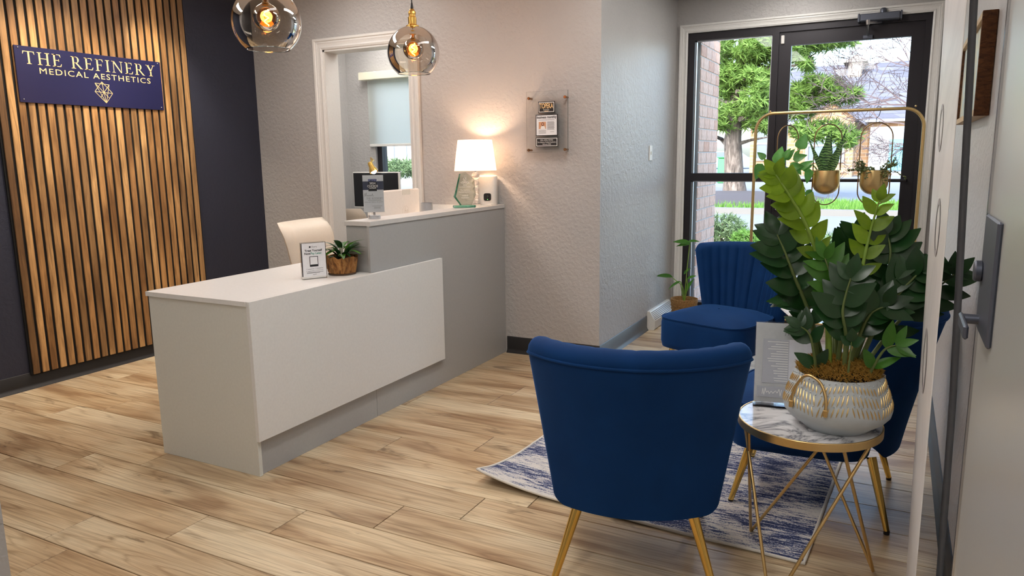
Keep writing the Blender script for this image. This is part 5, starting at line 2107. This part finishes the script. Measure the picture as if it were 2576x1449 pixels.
# ---- arch plant stand by the door with three hanging pots
PSY = 6.0
stand = thing('plant_stand', 'tall gold arch plant stand in front of the glass door', 'plant stand', (-.43, PSY, 0))
xl_, xr_, zt_, rad = -1.003, .128, 1.705, .13
arch = [(xl_, PSY, .02), (xl_, PSY, 1.0), (xl_, PSY, zt_ - rad)]
for k in range(1, 11):
    a = math.pi - (math.pi / 2) * k / 10
    arch.append((xl_ + rad + rad * math.cos(a), PSY, zt_ - rad + rad * math.sin(a)))
for k in range(0, 11):
    a = math.pi / 2 - (math.pi / 2) * k / 10
    arch.append((xr_ - rad + rad * math.cos(a), PSY, zt_ - rad + rad * math.sin(a)))
arch += [(xr_, PSY, 1.0), (xr_, PSY, .02)]
MB().tube(arch, .0115, 12).build('arch', M_BRUSHGOLD, stand, smooth=60)
for x in (xl_, xr_):
    MB().tube([(x, PSY - .2, .012), (x, PSY + .2, .012)], .0115, 12).build('foot', M_BRUSHGOLD, stand, smooth=60)
MB().tube([(xl_, PSY, .12), (xr_, PSY, .12)], .009, 10).build('cross_bar', M_BRUSHGOLD, stand, smooth=60)
for x in (xl_ + .1, xr_ - .06):
    MB().sphere((x, PSY, zt_ + .013), .007, 10, 6).build('bolt', M_BRUSHGOLD, stand, smooth=60)


def hanging_pot(x, label, ang, hw=.098):
    r = thing('hanging_planter', label, 'planter', (x, PSY, 1.02), 0, 'gold pots hanging from the arch stand')
    R_, zb, zr = .095, 1.098, 1.276
    prof = [(.0005, zb)]
    for k in range(1, 9):
        a = math.pi / 2 * k / 8
        prof.append((R_ * math.sin(a), zb + .085 - .085 * math.cos(a)))
    prof += [(R_, zr - .004), (R_ - .001, zr), (R_ - .004, zr), (R_ - .005, zr - .03), (.0005, zr - .032)]
    pt = MB().lathe(prof, 36, Matrix.Translation((x, PSY, 0))).build('pot', M_BRUSHGOLD, r, smooth=40)
    MB().lathe([(R_ - .008, zr - .012), (.0005, zr - .008)], 24, Matrix.Translation((x, PSY, 0))).build('soil', M_SOIL, r, smooth=60)
    ca, sa_ = math.cos(ang), math.sin(ang)
    pts = []
    zhi, zlo = 1.612, 1.022
    h = hw + .006
    for k in range(17):
        a = math.pi * k / 16
        pts.append((h * math.cos(a), zhi - h + h * math.sin(a)))
    for k in range(17):
        a = math.pi + math.pi * k / 16
        pts.append((h * math.cos(a), zlo + h + h * math.sin(a)))
    MB().tube([(x + u * ca, PSY + u * sa_, z) for u, z in pts], .0042, 8, closed=True).build('hoop', plain('bronze_wire', lin(150, 118, 78), .4, .8), r, smooth=60)
    for s in (-1, 1):
        MB().tube([(x + s * (R_ - .004) * ca, PSY + s * (R_ - .004) * sa_, 1.25), (x + s * (h + .007) * ca, PSY + s * (h + .007) * sa_, 1.25)], .006, 10).build('pivot_screw', M_BRUSHGOLD, r, smooth=50)
    hk = []
    for k in range(13):
        a = math.radians(200) - math.radians(230) * k / 12
        hk.append((x + .016 * math.cos(a), PSY, zt_ + .003 + .016 * math.sin(a)))
    hk += [(x + .004, PSY, zt_ - .045), (x - .012, PSY, zt_ - .062)]
    for k in range(9):
        a = math.radians(140) + math.radians(230) * k / 8
        hk.append((x + .012 * math.cos(a), PSY, zhi + .012 + .012 * math.sin(a)))
    MB().tube(hk, .0026, 6).build('hook', M_DARKMETAL, r, smooth=60)
    return r


h1 = hanging_pot(-.765, 'gold hanging pot of trailing heart-leaf vine, nearest the mullion', .9)
h2 = hanging_pot(-.484, 'gold hanging pot of banded upright snake plant leaves', .55)
h3 = hanging_pot(-.163, 'gold hanging pot of small round succulent leaves', .12)
random.seed(33)


def px_leaf(parent, me, x0, y0, x1, y1, Y, wk=1.0, dy=0.0, up=(0, -1, .35)):
    a, b = at(x0, y0, Y), at(x1, y1, Y + dy)
    put_leaf(parent, me, a, b - a, up, (b - a).length, wk)


vy = PSY - .05
for x0, y0, x1, y1, wk in ((1925, 400, 1905, 382, .9), (1918, 412, 1898, 452, .9), (1955, 412, 1966, 368, .95), (1975, 410, 1950, 396, .9), (1960, 418, 1926, 412, .8), (1995, 402, 2030, 388, .9), (1985, 420, 2022, 416, .9),
                           (2012, 376, 2026, 336, 1.05), (2010, 425, 2046, 402, .7), (2020, 430, 2045, 412, .7), (2038, 425, 2028, 462, .8), (2030, 478, 2044, 500, 1.0), (1975, 402, 1998, 374, .8), (1960, 432, 1938, 408, .8),
                           (1972, 398, 1988, 372, .8), (2002, 420, 2016, 440, .8), (1990, 430, 1968, 424, .9), (1935, 405, 1922, 430, .7), (1980, 505, 1992, 520, 1.1), (2000, 395, 2012, 374, .7)):
    px_leaf(h1, PO, x0, y0, x1, y1, vy - random.uniform(0, .08), wk * 1.1)
for pts in ([(1985, 428), (1950, 410), (1920, 405)], [(1990, 428), (2000, 400), (2012, 372)], [(2005, 430), (2015, 455), (2028, 480)], [(1998, 428), (2030, 420), (2046, 405)], [(1985, 430), (1965, 405), (1972, 388)]):
    MB().tube([at(x, y, vy - .02) for x, y in pts], .0022, 5).build('vine', M_STEMNEW, h1, smooth=60)
for x0, y0, x1, y1, wk, dyy in ((2072, 430, 2086, 332, 1.4, .0), (2084, 430, 2092, 328, .6, .03), (2090, 428, 2118, 350, 1.1, -.02), (2095, 424, 2132, 318, .45, .02), (2066, 428, 2034, 348, .55, -.03), (2056, 428, 2042, 410, .6, -.03)):
    px_leaf(h2, SN, x0, y0, x1, y1, PSY - .04 + dyy, wk, 0, (.1, -1, .1))
mb = MB()
sm = MB()
for k in range(34):
    a = random.uniform(0, 6.28)
    L = random.uniform(.05, .17)
    p = Vector((-.163, PSY, 1.268)) + Vector((.05 * math.cos(a), .05 * math.sin(a), 0))
    d = Vector((math.cos(a), math.sin(a), random.uniform(-.1, 1.0))).normalized()
    path = [p, p + d * L * .6, p + d * L + Vector((0, 0, random.uniform(-.05, .01)))]
    if k < 3:
        path = [p, Vector((-.11 + .012 * k, PSY - .085, 1.27)), Vector((-.10 + .012 * k, PSY - .10, 1.17 + .03 * k))]
    sm.tube(path, .0016, 4)
    for j in range(13):
        t = j / 12
        i = 0 if t < .5 else 1
        c_ = path[i] + (path[i + 1] - path[i]) * ((t - .5 * i) * 2)
        c_ = c_ + Vector((random.uniform(-.008, .008), random.uniform(-.008, .008), random.uniform(-.005, .008)))
        mb.sphere(c_, random.uniform(.006, .0095), 6, 4, .6)
tag(mb.build('leaves', M_SUCC, h3, smooth=60), kind='stuff')
tag(sm.build('stems', M_BROWNSTEM, h3), kind='stuff')

# ---- plant in a wicker pot on the floor in the corner
fp = thing('potted_plant', 'broad-leaf plant in wicker pot on the floor in the window corner', 'plant', (-1.53, 6.05, 0))
fc = Vector((-1.525, 6.02, 0))
MB().lathe([(.0005, .0), (.085, .0), (.09, .02), (.105, .17), (.112, .20), (.112, .225), (.106, .225), (.10, .19), (.0005, .185)], 32, Matrix.Translation(fc)).build('pot', M_WICKER, fp, smooth=40)
for k in range(7):
    z = .03 + .028 * k
    MB().tube([fc + Vector(((.0905 + .003 * k) * math.cos(t), (.0905 + .003 * k) * math.sin(t), z)) for t in [2 * math.pi * i / 28 for i in range(28)]], .005, 6, closed=True).build('weave', M_WICKER, fp, smooth=60)
BL = leaf_mesh('leaf', M_LEAFMID, sh_zz, .25, .15)
for x0, y0, x1, y1, wk, Y in ((1692, 697, 1648, 686, .9, 5.98), (1735, 612, 1694, 600, 1.2, 6.0), (1738, 614, 1700, 612, 1.1, 5.98), (1730, 608, 1758, 602, 1.0, 6.05), (1712, 708, 1676, 722, .8, 5.9), (1728, 702, 1748, 690, 1.2, 6.0), (1722, 740, 1738, 700, .7, 6.02), (1720, 690, 1734, 672, 1.1, 6.0)):
    px_leaf(fp, BL, x0, y0, x1, y1, Y, wk, 0, (0, -.5, 1))
for pts in ([(1722, 752), (1712, 715), (1690, 697)], [(1724, 752), (1728, 680), (1735, 614)], [(1722, 750), (1718, 725), (1712, 708)], [(1726, 750), (1730, 720), (1728, 702)]):
    P = [at(x, y, 6.0) for x, y in pts]
    P[0] = fc + Vector((0, 0, .18))
    MB().tube(P, .004, 6).build('stem', M_STEMNEW, fp, smooth=60)

# ---- retractable banner standing along the right wall
bn = thing('banner_stand', 'tall roll-up banner with marble print seen edge-on at right', 'banner', (.1, 2.1, 0))
mb = MB()
NJ, NI = 40, 30
for j in range(NJ + 1):
    w = j / NJ
    z = .05 + 1.97 * w
    for i in range(NI + 1):
        u = i / NI
        y = 1.75 + .75 * u
        x = .093 + (.012 - .032 * w) * u
        if u > .9:
            x += .10 * ((u - .9) / .1) ** 2 * .12
        mb.v.append((x, y, z))
for j in range(NJ):
    for i in range(NI):
        a = j * (NI + 1) + i
        mb.f.append((a, a + NI + 1, a + NI + 2, a + 1))
sheet = mb.build('sheet', M_BANNER, bn, smooth=60)
sheet.modifiers.new('thickness', 'SOLIDIFY').thickness = .0008
pts = [(.127, 2.12, 2.03), (.127, 2.12, 1.75), (.146, 2.12, 1.19), (.160, 2.12, .78), (.168, 2.12, .30), (.170, 2.12, .06)]
MB().tube(pts, .0085, 14).build('support_pole', plain('satin_pole', lin(206, 211, 222), .3, .1), bn, smooth=60)
MB().bevbox(.085, .20, 1.74, 2.46, .0, .045, .012).build('base', M_STEELPOLE, bn)
MB().bevbox(.062, .135, 1.74, 2.51, 2.015, 2.04, .006).build('top_rail', M_STEELPOLE, bn)
gm = plain('banner_grey_print', lin(176, 170, 172), .5)


def ban(u, z):
    w = (z - .05) / 1.97
    return Vector((.093 + (.012 - .032 * w) * u - .0012, 1.75 + .75 * u, z))


for zc, ry_, uc, ru in ((.86, .085, .55, .14), (1.22, .07, .40, .12), (1.46, .06, .62, .1)):
    ring = [ban(uc + ru * math.cos(t), zc + ry_ * math.sin(t)) for t in [2 * math.pi * k / 28 for k in range(28)]]
    ring2 = [ban(uc + ru * .72 * math.cos(t), zc + ry_ * .78 * math.sin(t)) for t in [2 * math.pi * k / 28 for k in range(28)]]
    mb = MB()
    mb.v = [tuple(v) for v in ring + ring2]
    mb.f = [(k, (k + 1) % 28, 28 + (k + 1) % 28, 28 + k) for k in range(28)]
    mb.build('printed_letter', gm, sheet)

# ---- framed picture on the right wall
pf = thing('framed_picture', 'deep brown wooden frame with pale abstract picture on the right wall', 'picture', (XR, 3.2, 1.51))
FX0, FX1 = XR - .042, XR - .001
for y0, y1, z0, z1 in ((2.77, 2.79, 1.51, 1.825), (3.65, 3.67, 1.51, 1.825)):
    MB().bevbox(FX0, FX1, y0, y1, z0, z1, .001).build('frame_side', M_WALNUT, pf)
MB().bevbox(FX0, FX1, 2.79, 3.65, 1.51, 1.53, .001).build('frame_bottom', plain('light_frame_wood', lin(196, 170, 130), .6), pf)
MB().bevbox(FX0, FX1, 2.79, 3.65, 1.805, 1.825, .001).build('frame_top', plain('light_frame_wood', lin(196, 170, 130), .6), pf)


def art_mat():
    t = NT('abstract_print')
    v = t.coords('Object', (1, 3, 4))
    n = t.noise(v, 2.0, 4, .6, 1.0)
    r = t.ramp(n.outputs[0], [(.3, lin(120, 160, 180)), (.45, lin(190, 200, 196)), (.58, lin(206, 190, 150)), (.7, lin(150, 170, 176))])
    b = t.bsdf(None, .4)
    t.con(r.outputs[0], b.inputs['Base Color'])
    return t.done(b.outputs[0])


MB().box(FX0 + .012, FX0 + .016, 2.79, 3.65, 1.53, 1.805).build('canvas', art_mat(), pf)


# ---- flat ceiling light panels
def ceiling_panel(x, y, w, l, label):
    r = thing('ceiling_light', label, 'ceiling light', (x, y, HC - .03), 0, 'flat ceiling light panels')
    MB().box(x - w / 2 - .02, x + w / 2 + .02, y - l / 2 - .02, y - l / 2, HC - .03, HC - .001).box(x - w / 2 - .02, x + w / 2 + .02, y + l / 2, y + l / 2 + .02, HC - .03, HC - .001).box(x - w / 2 - .02, x - w / 2, y - l / 2, y + l / 2, HC - .03, HC - .001).box(x + w / 2, x + w / 2 + .02, y - l / 2, y + l / 2, HC - .03, HC - .001).build('frame', M_TRIM, r)
    MB().box(x - w / 2, x + w / 2, y - l / 2, y + l / 2, HC - .022, HC - .002).build('diffuser', M_PANEL, r)


for x, y, lab in ((-3.75, 1.75, 'flat ceiling light above the near end of the desk'), (-1.45, 1.75, 'flat ceiling light above the near velvet chair'), (-1.45, 3.55, 'flat ceiling light above the rug'),
                  (-3.55, 3.6, 'flat ceiling light above the reception desk'), (-.8, 5.45, 'flat ceiling light in the alcove by the door'), (-.9, -.9, 'flat ceiling light in the hall behind the camera'), (-.6, .0, 'added light panel in the hall opening, brightening the near chair'), (-3.4, 5.6, 'flat ceiling light in the right half of the office'), (-4.7, 5.6, 'added light panel brightening the left half of the office')):  # hall opening panel and second office panel are added to brighten
    ceiling_panel(x, y, .30, 1.2, lab)


def downlight(x, y, tx, ty, tz, e, label):
    r = thing('recessed_downlight', label, 'downlight', (x, y, HC - .02), 0, 'recessed downlights over the slat wall')
    MB().lathe([(.045, HC - .001), (.045, HC - .012), (.062, HC - .014), (.064, HC - .001)], 28, Matrix.Translation((x, y, 0))).build('trim_ring', M_TRIM, r, smooth=40)
    ld = bpy.data.lights.new('downlight_lamp', 'SPOT')
    ld.energy = e
    ld.color = (1, .86, .68)
    ld.spot_size = math.radians(80)
    ld.spot_blend = .8
    ld.shadow_soft_size = .04
    lo = bpy.data.objects.new('downlight_lamp', ld)
    COL.objects.link(lo)
    lo.parent = r
    lo.matrix_parent_inverse = world_of(r).inverted()
    d = Vector((tx - x, ty - y, tz - HC))
    lo.matrix_basis = Matrix.Translation((x, y, HC - .03)) @ d.to_track_quat('-Z', 'Y').to_matrix().to_4x4()


downlight(-4.25, 2.9, -4.75, 2.95, 1.3, 60, 'recessed downlight above the left half of the slats')
downlight(-4.25, 3.6, -4.75, 3.6, 1.3, 60, 'recessed downlight above the right half of the slats')
